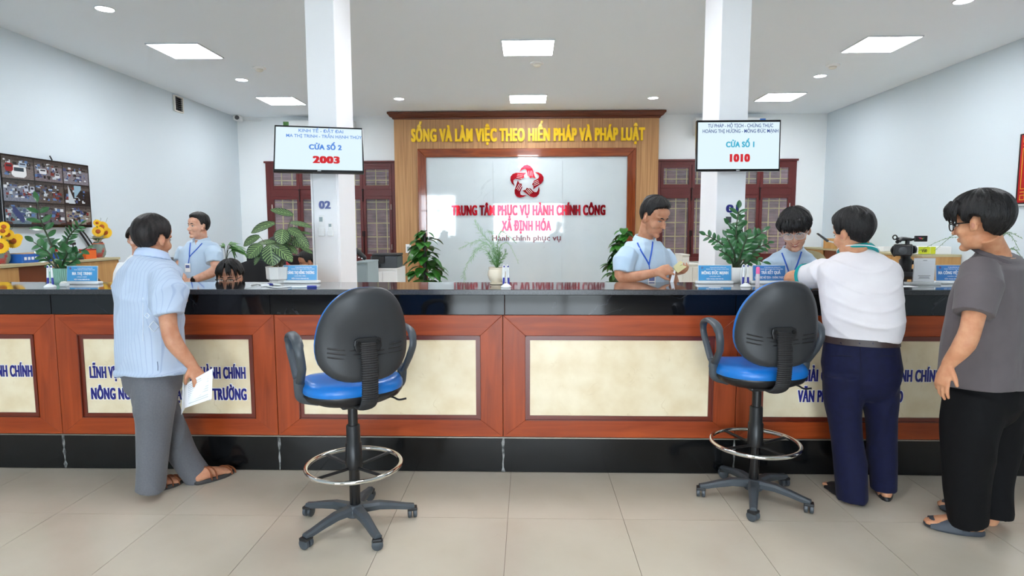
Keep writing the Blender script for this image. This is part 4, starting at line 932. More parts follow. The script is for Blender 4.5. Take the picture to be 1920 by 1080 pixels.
# ------------------------------------------------------------ people
def fuse(mb, name, m, parent, voxel, smooth=4, ripple=None):
    org = origin(parent); me = bpy.data.meshes.new(name); me.from_pydata([v-org for v in mb.V], [], mb.F); me.update()
    bm = bmesh.new(); bm.from_mesh(me); bmesh.ops.recalc_face_normals(bm, faces=bm.faces); bm.to_mesh(me); bm.free()
    o = bpy.data.objects.new(name, me); C.objects.link(o)
    r = o.modifiers.new('r', 'REMESH'); r.mode = 'VOXEL'; r.voxel_size = voxel
    if smooth: q = o.modifiers.new('s', 'SMOOTH'); q.factor = .5; q.iterations = smooth
    dg = bpy.context.evaluated_depsgraph_get(); me2 = bpy.data.meshes.new_from_object(o.evaluated_get(dg)); bpy.data.objects.remove(o); bpy.data.meshes.remove(me)
    if ripple:
        n = len(me2.vertices); co = np.zeros(n*3); no = np.zeros(n*3); me2.vertices.foreach_get('co', co); me2.vertices.foreach_get('normal', no)
        co = co.reshape(-1, 3); no = no.reshape(-1, 3); W0 = co+np.array(org); d = ripple(W0, no); co = co+no*d[:, None]; me2.vertices.foreach_set('co', co.ravel()); me2.update()
    me2.name = name; o = bpy.data.objects.new(name, me2); C.objects.link(o); o.parent = parent
    me2.materials.clear(); me2.materials.append(M[m] if isinstance(m, str) else m); me2.polygons.foreach_set('use_smooth', [True]*len(me2.polygons))
    return o
def folds(seed, amp, freq=14, direction=(0, 0, 1), aniso=.35, fine=.3):
    rs = np.random.RandomState(seed); D = np.array(direction, float); D /= np.linalg.norm(D)
    K = rs.normal(size=(7, 3)); K /= np.linalg.norm(K, axis=1)[:, None]; K = K-np.outer(K@D, D)*(1-aniso); fr = freq*rs.uniform(.5, 1.8, 7); ph = rs.uniform(0, 6.28, 7)
    def f(p, n):
        w = p+.03*np.stack([np.sin(p[:, 1]*9+p[:, 2]*7+seed), np.sin(p[:, 2]*8+p[:, 0]*6), np.sin(p[:, 0]*9+p[:, 1]*5)], 1)
        a = np.zeros(len(p))
        for k in range(7): a += (1-np.abs(np.sin(w@(K[k]*fr[k])+ph[k])))**3*(.6 if k % 2 else -.25)
        return amp*np.clip(a-.22, -.3, 1.6)
    return f
def cloth(name, c, c2=None, cs=30, rough=.8, sheen=.15, bump=(500, .12, .001)): return mat(name, c, rough, c2=c2, cs=cs, sheen=sheen, bump=bump, spec=.2)
def skin(name, c): 
    c2 = tuple(int(v*f) for v, f in zip(c, (.93, .86, .82))); return mat(name, c, .5, c2=c2, cs=22, spec=.35, sss=.06, bump=(350, .05, .001))
M['hair'] = mat('black_hair', (13, 12, 13), .42, c2=(24, 21, 22), cs=90, spec=.35, stretch=(1, 1, .25), bump=(220, .8, .006))
M['hairgrey'] = mat('greying_hair', (18, 15, 16), .5, c2=(40, 34, 33), cs=70, spec=.3, stretch=(1, 1, .3), bump=(150, .5, .004))
M['earin'] = mat('ear_shade', (188, 126, 100), .6); M['lip'] = mat('lip', (168, 98, 88), .45); M['eyewhite'] = mat('eye_white', (225, 222, 218), .2); M['iris'] = mat('iris', (22, 16, 14), .1); M['teeth'] = mat('teeth', (240, 238, 230), .3)
M['lanyard'] = mat('lanyard_blue', (40, 92, 196), .5)
M['glassframe'] = mat('dark_spectacle_frame', (18, 20, 26), .25); M['glassclear'] = mat('clear_spectacle_frame', (214, 206, 206), .2, alpha=.85); M['lensglass'] = mat('lens', (225, 230, 235), .02, alpha=.16, spec=.8)
def az(p): return math.degrees(math.atan2(-p[0], p[1]))      # bearing of a point from the viewpoint the yaws were measured from
def Tm(pos, yaw, pitch=0, roll=0, s=1):
    yaw += az(pos)
    R = Matrix.Rotation(math.radians(yaw), 3, 'Z')@Matrix.Rotation(math.radians(-pitch), 3, 'X')@Matrix.Rotation(math.radians(roll), 3, 'Y')
    pos = Vector(pos)
    return (lambda v: pos+R@(Vector(v)*s)), R, s
def head(mb, T, neck_to, nr=.054, fem=False, smile=False):
    t, R, s = T
    def E(c, r, n=20, m=14, R2=None): mb.ell(t(c), [q*s for q in r], R if R2 is None else R@R2, n, m)
    E((0, -.012, .03), (.074, .093, .088), 28, 18); E((0, -.046, .008), (.060, .050, .058)); E((0, .020, -.018), (.063, .061, .062)); E((0, .020, -.058), (.053 if not fem else .047, .055, .048))
    E((0, .059, -.099), (.024, .020, .017)); E((0, .022, -.086), (.042, .045, .024))
    for k in (-1, 1):
        E((.036*k, .048, -.030), (.027, .026, .027)); E((.011*k, .087, -.036), (.0075, .009, .0065))
        E((.077*k, -.012, -.006), (.006, .016, .029), R2=Matrix.Rotation(-.35*k, 3, 'Z')@Matrix.Rotation(-.15, 3, 'X')); E((.072*k, -.004, -.024), (.008, .010, .014))
    E((0, .063, .021), (.054, .020, .015)); E((0, .057, .05), (.055, .026, .035))
    mb.tube([t((0, .075, .010)), t((0, .088, -.016)), t((0, .0985, -.032))], [.0075*s, .0085*s, .0098*s], 10, dome=True)
    E((0, .074, -.060), (.023, .011, .0055)); E((0, .072, -.070), (.020, .011, .0065))
    n0, n1 = t((0, -.024, -.045)), Vector(neck_to)
    mb.tube([n0, n0.lerp(n1, .5), n1, n1+(n1-n0)*.12], [(nr*1.02, nr*1.06), (nr*.98, nr*1.0), (nr*1.04, nr*1.02), (nr*1.1, nr*1.05)], 20)
def face(par, T, smile=False, closed=False, brow='hair'):
    t, R, s = T
    def E(mb, c, r, R2=None): return mb.ell(t(c), [q*s for q in r], R if R2 is None else R@R2, 14, 10)
    for k in (-1, 1):
        Rk = Matrix.Rotation(-.30*k, 3, 'Z')
        e = E(MB(), (.031*k, .0690, .0), (.0135, .006, .0052 if not closed else .003), Rk).build('eye', 'eyewhite', par, smooth=True)
        E(MB(), (.031*k, .0713, -.0005), (.0052, .0046, .0050 if not closed else .003), Rk).build('iris', 'iris', e, smooth=True)
        MB().tube([t((.016*k, .0750, .000)), t((.024*k, .0767, .0058)), t((.034*k, .0750, .0062)), t((.045*k, .0670, .001))], [.0010*s, .0017*s, .0018*s, .0012*s], 6).build('eyelash', 'hair', par)
        MB().tube([t((.013*k, .0825, .0195)), t((.028*k, .0808, .0245)), t((.049*k, .0680, .020))], [(.0016*s, .003*s), (.002*s, .0042*s), (.001*s, .002*s)], 8).build('eyebrow', brow, par)
    for k in (-1, 1): E(MB(), (.0815*k, -.010, -.010), (.0035, .008, .014), Matrix.Rotation(-.35*k, 3, 'Z')).build('ear_hollow_shade', 'earin', par, smooth=True)  # darker skin patch painted in for the shade inside the ear
    mw = .026 if smile else .021; up = .010 if smile else .0
    l = MB()
    pts = [(-mw, .067-.4*up, -.064+up), (-mw*.5, .0785, -.0645+up*.15), (0, .0812, -.0645-.0), (mw*.5, .0785, -.0645+up*.15), (mw, .067-.4*up, -.064+up)]
    l.tube([t((x, y+.001, z+.0030)) for x, y, z in pts], [(.0012*s, .0015*s), (.0022*s, .0036*s), (.0024*s, .0034*s), (.0022*s, .0036*s), (.0012*s, .0015*s)], 8)
    l.tube([t((x, y, z-.0045-(.006 if smile else 0)*(1-abs(x)/mw))) for x, y, z in pts], [(.0012*s, .0015*s), (.0022*s, .0042*s), (.0026*s, .0048*s), (.0022*s, .0042*s), (.0012*s, .0015*s)], 8)
    l.build('lips', 'lip', par, smooth=True)
    if smile: MB().tube([t((x*.85, y+.0005, z-.002)) for x, y, z in pts], [(.002*s, .002*s), (.002*s, .0045*s), (.002*s, .005*s), (.002*s, .0045*s), (.002*s, .002*s)], 8).build('teeth', 'teeth', par, smooth=True)
    else: MB().tube([t((x, y+.0022, z-.0005)) for x, y, z in pts], [.0006*s, .0011*s, .0011*s, .0011*s, .0006*s], 6).build('mouth_line', mat('mouth_shadow', (96, 46, 42), .6), par)
def glasses(par, T, m='glassframe', r=.0016, w=.024, h=.019, y=.096, round_=2.6):
    t, R, s = T; g = MB(); L = []
    for k in (-1, 1):
        q = []
        for i in range(24):
            a = 2*PI*i/24; ca, sa = math.cos(a), math.sin(a); x = w*abs(ca)**(2/round_)*math.copysign(1, ca); z = h*abs(sa)**(2/round_)*math.copysign(1, sa)
            q.append(t((.032*k+x, y-abs(.032*k+x)*.12, z-.004)))
        g.tube(q, r*s, 6, closed=True); L.append(q)
        g.tube([t((.056*k, y-.007, .004)), t((.072*k, y-.02, .005)), t((.078*k, .0, .004)), t((.076*k, -.022, -.006))], r*s*1.1, 6)
    g.tube([t((-.009, y, .002)), t((0, y+.002, .005)), t((.009, y, .002))], r*s, 6)
    o = g.build('glasses', m, par)
    for q in L: MB().add(q+[v+R@Vector((0, -.0008, 0)) for v in q], [tuple(range(24)), tuple(range(47, 23, -1))]+[(i, 24+i, 24+(i+1) % 24, (i+1) % 24) for i in range(24)]).build('lens', 'lensglass', o)
def interp(pts, x):
    for (a, va), (b, vb) in zip(pts, pts[1:]):
        if x <= b: f = (x-a)/(b-a); return va+(vb-va)*f
    return pts[-1][1]
def hair(par, T, line, th, m='hair', seed=1, rag=4.0, streak=.0035, name='hair', tufts=None, thin=None):
    """line: hairline elevation by azimuth (0 front, 180 nape); th: thickness by elevation"""
    t, R, s = T; NA, NE = 112, 56; rr = []; C0 = Vector((0, -.012, .03)); ax = (.0765, .095, .089)
    for j in range(1, NE):
        el = -80+170*j/NE; q = []
        for i in range(NA):
            az = 360*i/NA; az2 = az if az <= 180 else 360-az
            d = Vector((math.sin(math.radians(az))*math.cos(math.radians(el)), math.cos(math.radians(az))*math.cos(math.radians(el)), math.sin(math.radians(el))))
            rad = 1/math.sqrt((d.x/ax[0])**2+(d.y/ax[1])**2+(d.z/ax[2])**2)
            nz = noise.noise(Vector((math.sin(math.radians(az))*6+seed, math.cos(math.radians(az))*6, el*.012+seed)))
            n2 = noise.noise(Vector((math.sin(math.radians(az))*16+seed, math.cos(math.radians(az))*16, el*.03+seed)))
            lo = interp(line, az2)+nz*rag+n2*rag*.9; k = max(0, min(1, (el-lo)/7+.35)); k = k*k*(3-2*k)
            tt = interp(th, el)+streak*(nz+.7*n2)
            if thin: tt = thin(az, el, tt)
            x = rad+(-.014)*(1-k)+tt*k
            q.append(t(C0+d*x))
        rr.append(q)
    b = MB().rings(rr)
    if tufts: tufts(b, t, s)
    return b.build(name, m, par, smooth=False) if False else _sm(b, name, m, par)
def _sm(b, name, m, par):
    o = b.build(name, m, par); o.data.polygons.foreach_set('use_smooth', [True]*len(o.data.polygons)); return o
LINE = [(0, 34), (40, 30), (58, 18), (66, -14), (76, -16), (84, -4), (104, -6), (116, -34), (150, -44), (180, -46)]
def hand(mb, wrist, d, palm, curl=(.4, .4, .4, .4), s=1.0, thumb=1, spread=.06, tcurl=.4, tdir=.75):
    """d: wrist to knuckles; palm: the way the fingers curl; thumb: +1 or -1 side"""
    w = Vector(wrist); d = Vector(d).normalized(); p = Vector(palm); p = (p-d*p.dot(d)).normalized(); sd = d.cross(p).normalized()*thumb
    L = .088*s
    P = [w-d*.01, w+d*.02*s, w+d*.055*s, w+d*L]; 
    mb.tube(P, [(.026*s, .019*s), (.033*s, .017*s), (.041*s, .0155*s), (.038*s, .012*s)], 14, up=p, dome=True)
    for i, (o, ln, c) in enumerate(zip((.030, .010, -.010, -.029), (.074, .082, .076, .060), curl)):
        b = w+d*(L-.012*s-(.006*s if i in (0, 3) else 0))+sd*o*s; a = spread*(1.5-i); dd = (d+sd*a).normalized(); pts = [b]; ang = c*.6
        for f in (.45, .32, .23):
            v = dd*math.cos(ang)+p*math.sin(ang); pts.append(pts[-1]+v*ln*f*s); ang += c
        mb.tube(pts, [.0098*s, .0090*s, .0082*s, .0068*s], 10, dome=True)
    b = w+d*.018*s+sd*.024*s; v0 = (d*tdir+sd*.8+p*.25).normalized(); v1 = (d*(tdir+.25)+sd*(.45-tcurl*.5)+p*(.3+tcurl)).normalized()
    mb.tube([b-v0*.012*s, b+v0*.022*s, b+v0*.045*s, b+v0*.045*s+v1*.028*s], [.014*s, .0135*s, .0105*s, .0080*s], 10, dome=True)
def ringsec(c, a, b, yaw, n=32, e=2.3, tilt=0):
    R = Matrix.Rotation(math.radians(yaw+az(c)), 3, 'Z')@Matrix.Rotation(math.radians(-tilt), 3, 'X'); q = []
    for k in range(n):
        t = 2*PI*k/n; ca, sa = math.cos(t), math.sin(t)
        q.append(Vector(c)+R@Vector((a*abs(ca)**(2/e)*math.copysign(1, ca), b*abs(sa)**(2/e)*math.copysign(1, sa), 0)))
    return q
def torso(mb, secs, f=1.0, sub=4):
    cs = catmull([s[0] for s in secs], sub); n = len(secs)-1; rr = []
    for i, c in enumerate(cs):
        t = i/(len(cs)-1)*n; j = min(int(t), n-1); u = t-j; u2 = u*u*(3-2*u); A, B = secs[j], secs[j+1]
        g = lambda k: A[k]+(B[k]-A[k])*u2
        rr.append(ringsec(c, g(1)*f, g(2)*f, g(3), tilt=(A[4] if len(A) > 4 else 0)*(1-u2)+(B[4] if len(B) > 4 else 0)*u2))
    mb.rings(rr)
def limb(mb, P, r, n=16, sub=5, **k): mb.tube(catmull(P, sub), r, n, dome=True, **k)
def snap(o, px, py, off=.002):
    """the point of a built surface that a photo pixel shows, lifted off it a little"""
    org = origin(o); src = Vector((0, 0, CAMH))-org; d = (FW*FOC+RT*(px-960)+UP*(540-py)).normalized()
    ok, loc, nor, i = o.ray_cast(src, d)
    return (loc+org-d*off) if ok else None
def strip(par, on, pts, w, m, name, off=.003, sub=4, th=.0015):
    q = [snap(on, x, y, off) for x, y in pts]; q = [v for v in q if v is not None]
    if len(q) < 2: return None
    return MB().tube(catmull(q, sub), [(w/2, th)], 8, up=(0, -1, .2)).build(name, m, par)
def leg(mb, P, r, n=20): mb.tube(catmull(P, 5), r, n)
# each figure is body (one skin surface) + clothes + hair
def arm(mb, A, k=1.0):
    A = [Vector(v) for v in A]; A = [A[0].lerp(A[1], .2)]+A[1:]; limb(mb, A, [(.036*k, .036*k), (.043*k, .045*k), (.039*k, .041*k), (.041*k, .040*k), (.034*k, .032*k), (.026*k, .021*k)])
def sleeve(mb, A, t, r0, r1, elbow_t=1.0):
    s0, e0, w0 = [Vector(v) for v in A[:3]]; e = s0.lerp(e0, t)
    mb.tube([s0, s0.lerp(e, .5), e.lerp(s0, .08), e], [(r0*.95, r0*.95), (r0, r0), (r1, r1), (r1, r1)], 22)
SK1 = skin('skin_tan', (202, 148, 118)); SK2 = skin('skin_light', (224, 178, 154)); SK3 = skin('skin_warm', (212, 160, 126))
SHIRT = cloth('officer_shirt', (190, 211, 230), (183, 205, 226), 8)

# --- the standing man at the left, seen from behind: pale shirt, grey trousers, brown sandals
def person(pos, label): return empty('person', pos, label, 'person')
MA = person((at(288, 925, 3.30).x, 3.30, 0), 'man in pale blue patterned shirt and grey trousers holding a paper at the counter')
YA = 3.30; HT = Tm(at(288, 449, 3.33), -50, 6, 0, 1.04)
secA = [(at(286, 480, 3.31), .070, .068, -52, 8), (at(283, 493, 3.30), .135, .10, -52, 8), (at(280, 512, 3.29), .190, .122, -52), (at(277, 555, 3.29), .188, .135, -52), (at(280, 610, 3.30), .185, .154, -52), (at(284, 655, 3.30), .182, .156, -52), (at(288, 693, 3.30), .186, .150, -52)]
RA = [at(311, 514, 3.19), at(320, 628, 3.13), at(361, 686, 3.16)]
LA = [at(262, 512, 3.42), Vector((at(290, 528, 3.66).x, 3.66, 1.188)), Vector((at(337, 536, 3.60).x, 3.60, 1.190))]
LH = [at(298, 705, 3.25), at(289, 800, 3.22), at(283, 905, 3.235)]; LL = [at(276, 705, 3.38), at(324, 808, 3.40), at(374, 894, 3.485)]
b = MB(); head(b, HT, at(284, 489, 3.31), .057); torso(b, secA, .82)
arm(b, RA, 1.08); arm(b, LA, 1.02)
hand(b, RA[2], at(374, 710, 3.15)-RA[2], (-.45, .3, -.5), (.75, .8, .85, .9), 1.05, thumb=-1, tcurl=.6)
hand(b, LA[2], Vector((.035, -.055, -.10)), (-.4, .5, -.3), (.2, .25, .3, .3), 1.0, thumb=-1)
for P in (LH, LL):
    limb(b, [P[0]-Vector((0, 0, .02)), P[1], P[2]+Vector((0, 0, -.02))], [.055, .055, .05, .045, .036])
def foot(mb, heel, toe, s=1.0, z=.03):
    h, t = Vector(heel), Vector(toe); h.z = t.z = z; d = (t-h).normalized(); sd = d.cross(ZU); L = (t-h).length
    mb.tube([h+d*.02+ZU*.018, h+d*L*.25+ZU*.03, h+d*L*.55+ZU*.02, h+d*L*.8+ZU*.008], [(.030*s, .032*s), (.034*s, .040*s), (.042*s, .028*s), (.044*s, .016*s)], 14, dome=True)
    for i in range(5): 
        o = (i-2)*.0175*s; ll = L*(.99-.03*abs(i-1)-.04*max(0, i-2)); mb.tube([h+d*L*.74+sd*o+ZU*.008, h+d*ll+sd*o*1.05+ZU*.005], [.011*s, .0095*s if i else .011*s], 10, dome=True)
A1, A2 = (onz(264, 927), onz(345, 904)); B1, B2 = onz(368, 909), onz(438, 886)
foot(b, A1, A2, z=.022); foot(b, B1, B2, z=.022)
fuse(b, 'body', SK1, MA, .0045, 5)
q = MB(); torso(q, secA, 1.0); q.rings([ringsec(at(289, 690, 3.3), .207, .163, -52), ringsec(at(289, 697, 3.3), .207, .163, -52)])
s0 = RA[0]; e0 = RA[0].lerp(RA[1], .66); q.tube([s0+Vector((-.03, .02, .0)), s0.lerp(e0, .4), e0.lerp(s0, .1), e0+Vector((.0, 0, 0))], [(.075, .085), (.088, .088), (.072, .075), (.072, .075)], 24)
s0 = LA[0]; e0 = LA[0].lerp(LA[1], .7); q.tube([s0+Vector((.02, -.02, 0)), s0.lerp(e0, .5), e0], [(.08, .08), (.085, .085), (.08, .08)], 24)
def striped():
    m = cloth('pale_striped_shirt', (190, 204, 224), (182, 197, 218), 5); nt = m.node_tree; bs = nt.nodes['Principled BSDF']; tc = nt.nodes.new('ShaderNodeTexCoord'); mp = nt.nodes.new('ShaderNodeMapping'); mp.inputs['Rotation'].default_value = (0, 0, math.radians(30))
    w = nt.nodes.new('ShaderNodeTexWave'); w.bands_direction = 'X'; w.inputs['Scale'].default_value = 16; w.inputs['Distortion'].default_value = .12; w.inputs['Detail'].default_value = 0
    r = nt.nodes.new('ShaderNodeValToRGB'); r.color_ramp.elements[0].position = .93; r.color_ramp.elements[1].position = .99; mx = nt.nodes.new('ShaderNodeMix'); mx.data_type = 'RGBA'; mx.inputs[7].default_value = lin((166, 182, 210))
    src = [n for n in nt.nodes if n.type == 'VALTORGB'][0]; nt.links.new(tc.outputs['Object'], mp.inputs[0]); nt.links.new(mp.outputs[0], w.inputs['Vector']); nt.links.new(w.outputs[0], r.inputs[0]); nt.links.new(r.outputs[0], mx.inputs[0]); nt.links.new(src.outputs[0], mx.inputs[6]); nt.links.new(mx.outputs[2], bs.inputs['Base Color']); return m
shA = fuse(q, 'shirt', striped(), MA, .007, 4, folds(4, .018, 9, (.5, .2, 1)))
seam([(295, 678), (296, 686), (296, 696)], shA, MA, mat('hem_slit', (96, 112, 140), .9), .005, 'side_slit') if False else None
q = MB(); c = at(286, 478, 3.315)
q.rings([ringsec(c+Vector((0, 0, -.022)), .094, .090, -50, tilt=14), ringsec(c+Vector((.0, 0, .006)), .084, .082, -50, tilt=16), ringsec(c+Vector((.004, .002, .026)), .072, .070, -50, tilt=18)]); fuse(q, 'collar', cloth('shirt_collar', (190, 206, 232)), MA, .006, 3)
q = MB()
q.rings([ringsec(at(287, 678, 3.3), .158, .122, -52), ringsec(at(287, 700, 3.3), .170, .134, -52), ringsec(at(287, 728, 3.3), .165, .128, -52), ringsec(at(287, 748, 3.3), .12, .09, -52)])
leg(q, [at(290, 708, 3.26), at(291, 750, 3.22), LH[1], at(286, 860, 3.22), LH[2]+Vector((0, 0, -.035))], [(.118, .118), (.118, .118), (.102, .104), (.092, .094), (.084, .088), (.078, .084)], 20)
leg(q, [at(282, 712, 3.36), at(296, 755, 3.39), LL[1], at(345, 855, 3.43), LL[2]+Vector((0, 0, -.01))], [(.095, .095), (.100, .10), (.088, .09), (.082, .085), (.080, .084), (.080, .084)], 20)
fuse(q, 'trousers', cloth('grey_trousers', (106, 107, 112), (100, 101, 106), 120), MA, .0075, 8, folds(9, .018, 7, (.15, 0, 1), .2))
def seam(pts, on, par, m, w=.003, name='seam'): return strip(par, on, pts, w, m, name, .0015)
M['shirtline'] = mat('white_stitch', (232, 238, 246), .7)
for cx, cy, r_ in ((276, 592, 5), (288, 612, 10)):
    p = [snap(shA, cx+dx*r_*.9, cy+dy*r_, .004) for dx, dy in ((0, -1), (.55, -.5), (1, 0), (.55, .5), (0, 1), (-.55, .5), (-1, 0), (-.55, -.5))]
    if all(v is not None for v in p): MB().tube(p, .0022, 6, closed=True).build('embroidered_diamond', 'shirtline', MA)
seam([(268, 558), (268, 580), (268, 610), (268, 640)], shA, MA, 'shirtline', .0025, 'side_seam'); seam([(295, 678), (296, 686), (296, 695)], shA, MA, mat('hem_slit', (96, 112, 140), .9), .004, 'side_slit')
def thin_crown(az, el, tt):
    d = max(0, 1-(((az-205)/34)**2+((el-52)/16)**2)); return tt*(1-.85*d)-.012*d*0
hair(MA, HT, [(0, 40), (40, 34), (56, 10), (66, -20), (80, -14), (88, -2), (104, -8), (112, -46), (150, -62), (180, -64)], [(-80, .008), (-40, .008), (0, .012), (40, .018), (90, .020)], 'hairgrey', 2, 2.5, .003)
face(MA, HT, brow='hairgrey')
# bracelet on the left wrist
w = LA[2]-(LA[2]-LA[1]).normalized()*.015; dd = (LA[2]-LA[1]).normalized(); sx, _, uu = frame_from(dd)
wt = MB().tube([w+(sx*math.cos(a*PI/10)*.031+uu*math.sin(a*PI/10)*.026) for a in range(20)], [(.006, .003)]*20, 8, closed=True).build('watch_strap', 'goldline', MA); MB().box(w+uu*.029, (.03, .03, .008)).build('watch_case', 'black', wt, bevel=.003)
def sandal(par, heel, toe, m_sole, m_strap, straps=((.36, 1), (.52, 1), (.72, .9)), name='sandal', wid=.047, backstrap=True, solid=False):
    h, t = Vector(heel), Vector(toe); h.z = t.z = 0; d = (t-h).normalized(); sd = d.cross(ZU); L = (t-h).length+.015
    def outline(f, z):
        q = []
        for k in range(28):
            a = 2*PI*k/28; u = .5-.5*math.cos(a); w_ = wid*f*math.sin(min(PI, max(0, u*PI)))**.38*(.80+.28*u-.12*max(0, u-.8)/.2)*(1 if a < PI else -1)
            q.append(h-d*.012+d*L*(.5+(u-.5)*f)+sd*w_+ZU*(z+.008*max(0, u-.75)*4*(z > .0)*.6))
        return q
    s = MB().rings([outline(.96, .0005), outline(1, .006), outline(1, .018), outline(.95, .024)]).build(name, m_sole, par, smooth=True)
    if solid:
        rr = []
        for u, wv, zt in ((.36, 1.03, .092), (.46, 1.05, .084), (.58, 1.06, .070), (.72, 1.05, .054), (.86, 1.0, .044)):
            c = h+d*L*u; rr.append([c+sd*wid*wv*math.cos(a)+ZU*(.012+(zt-.012)*max(0, math.sin(a))**.7) for a in [PI*k/14 for k in range(15)]]+[c+sd*wid*(wv-.1)*math.cos(a)+ZU*(.010+(zt-.020)*max(0, math.sin(a))**.7) for a in [PI*k/14 for k in range(14, -1, -1)]])
        MB().rings(rr).build('upper', m_strap, s, smooth=True)
    else:
        for u, f in straps:
            c = h+d*L*u; zt = .088-.066*u; MB().tube([c+sd*wid*1.02*f*math.cos(a)+d*.018*math.cos(a)+ZU*(.015+zt*max(0, math.sin(a))**.75) for a in [PI*k/12 for k in range(13)]], [(.011, .0025)]*13, 8, up=d).build('strap', m_strap, s, smooth=True)
        if backstrap: MB().tube([h+d*.10*math.cos(a)*1+d*.045-d*.045*0+sd*wid*.95*math.sin(a)-d*.0+ZU*.06 for a in [PI/2+PI*k/10 for k in range(11)]], [(.0025, .010)]*11, 8).build('strap', m_strap, s, smooth=True) if False else None
    return s
M['sandal'] = mat('brown_leather', (142, 84, 52), .5, c2=(120, 68, 40), cs=30); M['sole'] = mat('dark_sole', (52, 50, 50), .6)
sandal(MA, A1, A2, 'sole', 'sandal', ((.42, 1), (.56, 1), (.70, 1), (.82, .92))); sandal(MA, B1, B2, 'sole', 'sandal', ((.22, .9), (.34, 1), (.72, 1), (.82, .92)))
# folded paper in his right hand
pr_ = empty('paper_document', at(365, 720, 3.14), 'folded white printed document held by the man in grey trousers', 'paper')
a0, a1, a2, a3 = at(362, 707, 3.12), at(399, 690, 3.13), at(397, 748, 3.13), at(347, 765, 3.10)
b0, b1, b2 = at(343, 716, 3.06), at(340, 778, 3.03), at(346, 784, 3.06)
def sheet(pts, th=.0008):
    n = (pts[1]-pts[0]).cross(pts[2]-pts[0]).normalized()*th; k = len(pts); return pts+[p+n for p in pts], [tuple(range(k)), tuple(range(2*k-1, k-1, -1))]+[(i, k+i, k+(i+1) % k, (i+1) % k) for i in range(k)]
MB().add(*sheet([at(345, 722, 3.12), a1, a2, a3])).build('front_leaf', 'paper', pr_); MB().add(*sheet([at(345, 722, 3.119), a3, b1, b0])).build('back_leaf', 'paper', pr_)
for k in range(11):
    f = .12+.075*k; l0 = at(345, 722, 3.118).lerp(a3, f).lerp(a1.lerp(a2, f), .14); l1 = at(345, 722, 3.118).lerp(a3, f).lerp(a1.lerp(a2, f), .86 if k % 4 else .6); MB().tube([l0+Vector((0, -.0015, 0)), l1+Vector((0, -.0015, 0))], .0009, 4).build('print_line', 'greyfurn', pr_)

# --- the man in the white polo, seen from behind
MI = person((at(1610, 930, 3.32).x, 3.32, 0), 'man in white polo shirt with teal collar and navy trousers leaning on the counter')
HI = Tm(at(1597, 440, 3.40), 52, 8, 0, 1.06)
secI = [(at(1608, 470, 3.42), .08, .07, 6, 20), (at(1609, 487, 3.41), .150, .10, 6, 16), (at(1609, 508, 3.38), .205, .125, 6, 10), (at(1612, 550, 3.34), .205, .135, 6), (at(1614, 595, 3.31), .195, .130, 5), (at(1615, 634, 3.31), .182, .120, 4)]
LA = [at(1554, 512, 3.44), Vector((at(1484, 520, 3.70).x, 3.70, 1.196)), Vector((at(1570, 520, 3.86).x, 3.86, 1.178))]; RA = [at(1664, 508, 3.42), at(1662, 530, 3.70), Vector((at(1620, 520, 3.84).x, 3.84, 1.178))]
L1, R1 = [at(1583, 690, 3.31), at(1585, 800, 3.30), at(1598, 925, 3.27)], [at(1645, 690, 3.32), at(1653, 800, 3.33), at(1657, 912, 3.34)]
b = MB(); head(b, HI, at(1607, 474, 3.42), .060); torso(b, secI, .82); arm(b, LA, 1.15); arm(b, RA, 1.1)
hand(b, LA[2], (1, .1, -.1), (0, 0, -1), (.2, .2, .2, .2), 1, thumb=-1); hand(b, RA[2], (-1, .2, -.1), (0, 0, -1), (.2, .2, .2, .2), 1)
for P in (L1, R1): limb(b, [P[0], P[1], P[2]+Vector((0, 0, -.03))], [.055, .055, .05, .045, .036])
F1a, F1b = onz(1618, 948), onz(1552, 913); F2a, F2b = onz(1662, 940), onz(1652, 905); foot(b, F1a, F1b, z=.022); foot(b, F2a, F2b, z=.022)
fuse(b, 'body', SK3, MI, .0045, 5)
q = MB(); torso(q, secI, 1.0)
s0 = LA[0]; e0 = LA[0].lerp(LA[1], .62); q.tube([s0+Vector((.05, 0, 0)), s0.lerp(e0, .35), s0.lerp(e0, .75), e0], [(.080, .085), (.084, .085), (.076, .078), (.072, .074)], 24)
s0 = RA[0]; e0 = RA[0].lerp(RA[1], .7); q.tube([s0+Vector((-.04, 0, 0)), s0.lerp(e0, .5), e0], [(.08, .085), (.08, .085), (.08, .08)], 24)
def polofold(p, n):
    f = folds(12, .014, 8, (1, .1, .35), .25)(p, n); x = p[:, 0]-at(1612, 550, 3.34).x; z = p[:, 2]; g = np.zeros(len(p))
    for k, (z0, c_) in enumerate(((1.27, 3.2), (1.16, 2.6), (1.07, 2.0), (.99, 1.5))): g += .007*np.exp(-((z-(z0+c_*x*x*.9-.05*(k % 2)*x))/.012)**2)*np.exp(-(x/.17)**4)
    return f+g*(n[:, 1] < .2)
shI = fuse(q, 'shirt', cloth('white_polo', (226, 222, 224), (220, 215, 218), 6), MI, .0065, 5, polofold)
M['teal'] = cloth('teal_trim', (22, 150, 150))
c = at(1607, 468, 3.42); q = MB()
for dz, f in ((-.022, 1.0), (.0, 1.0), (.020, .92)): pass
cl = MB().rings([ringsec(c+Vector((0, -.008, -.020)), .104, .094, 4, tilt=24), ringsec(c+Vector((0, -.004, .004)), .092, .084, 4, tilt=22), ringsec(c+Vector((0, .004, .026)), .078, .072, 4, tilt=18)])
fuse(cl, 'collar', 'teal', MI, .006, 3)
co_ = MB().tube(ringsec(c+Vector((0, -.008, -.010)), .102, .0925, 4, tilt=24), .0026, 6, closed=True).build('collar_stripe', 'white', MI)
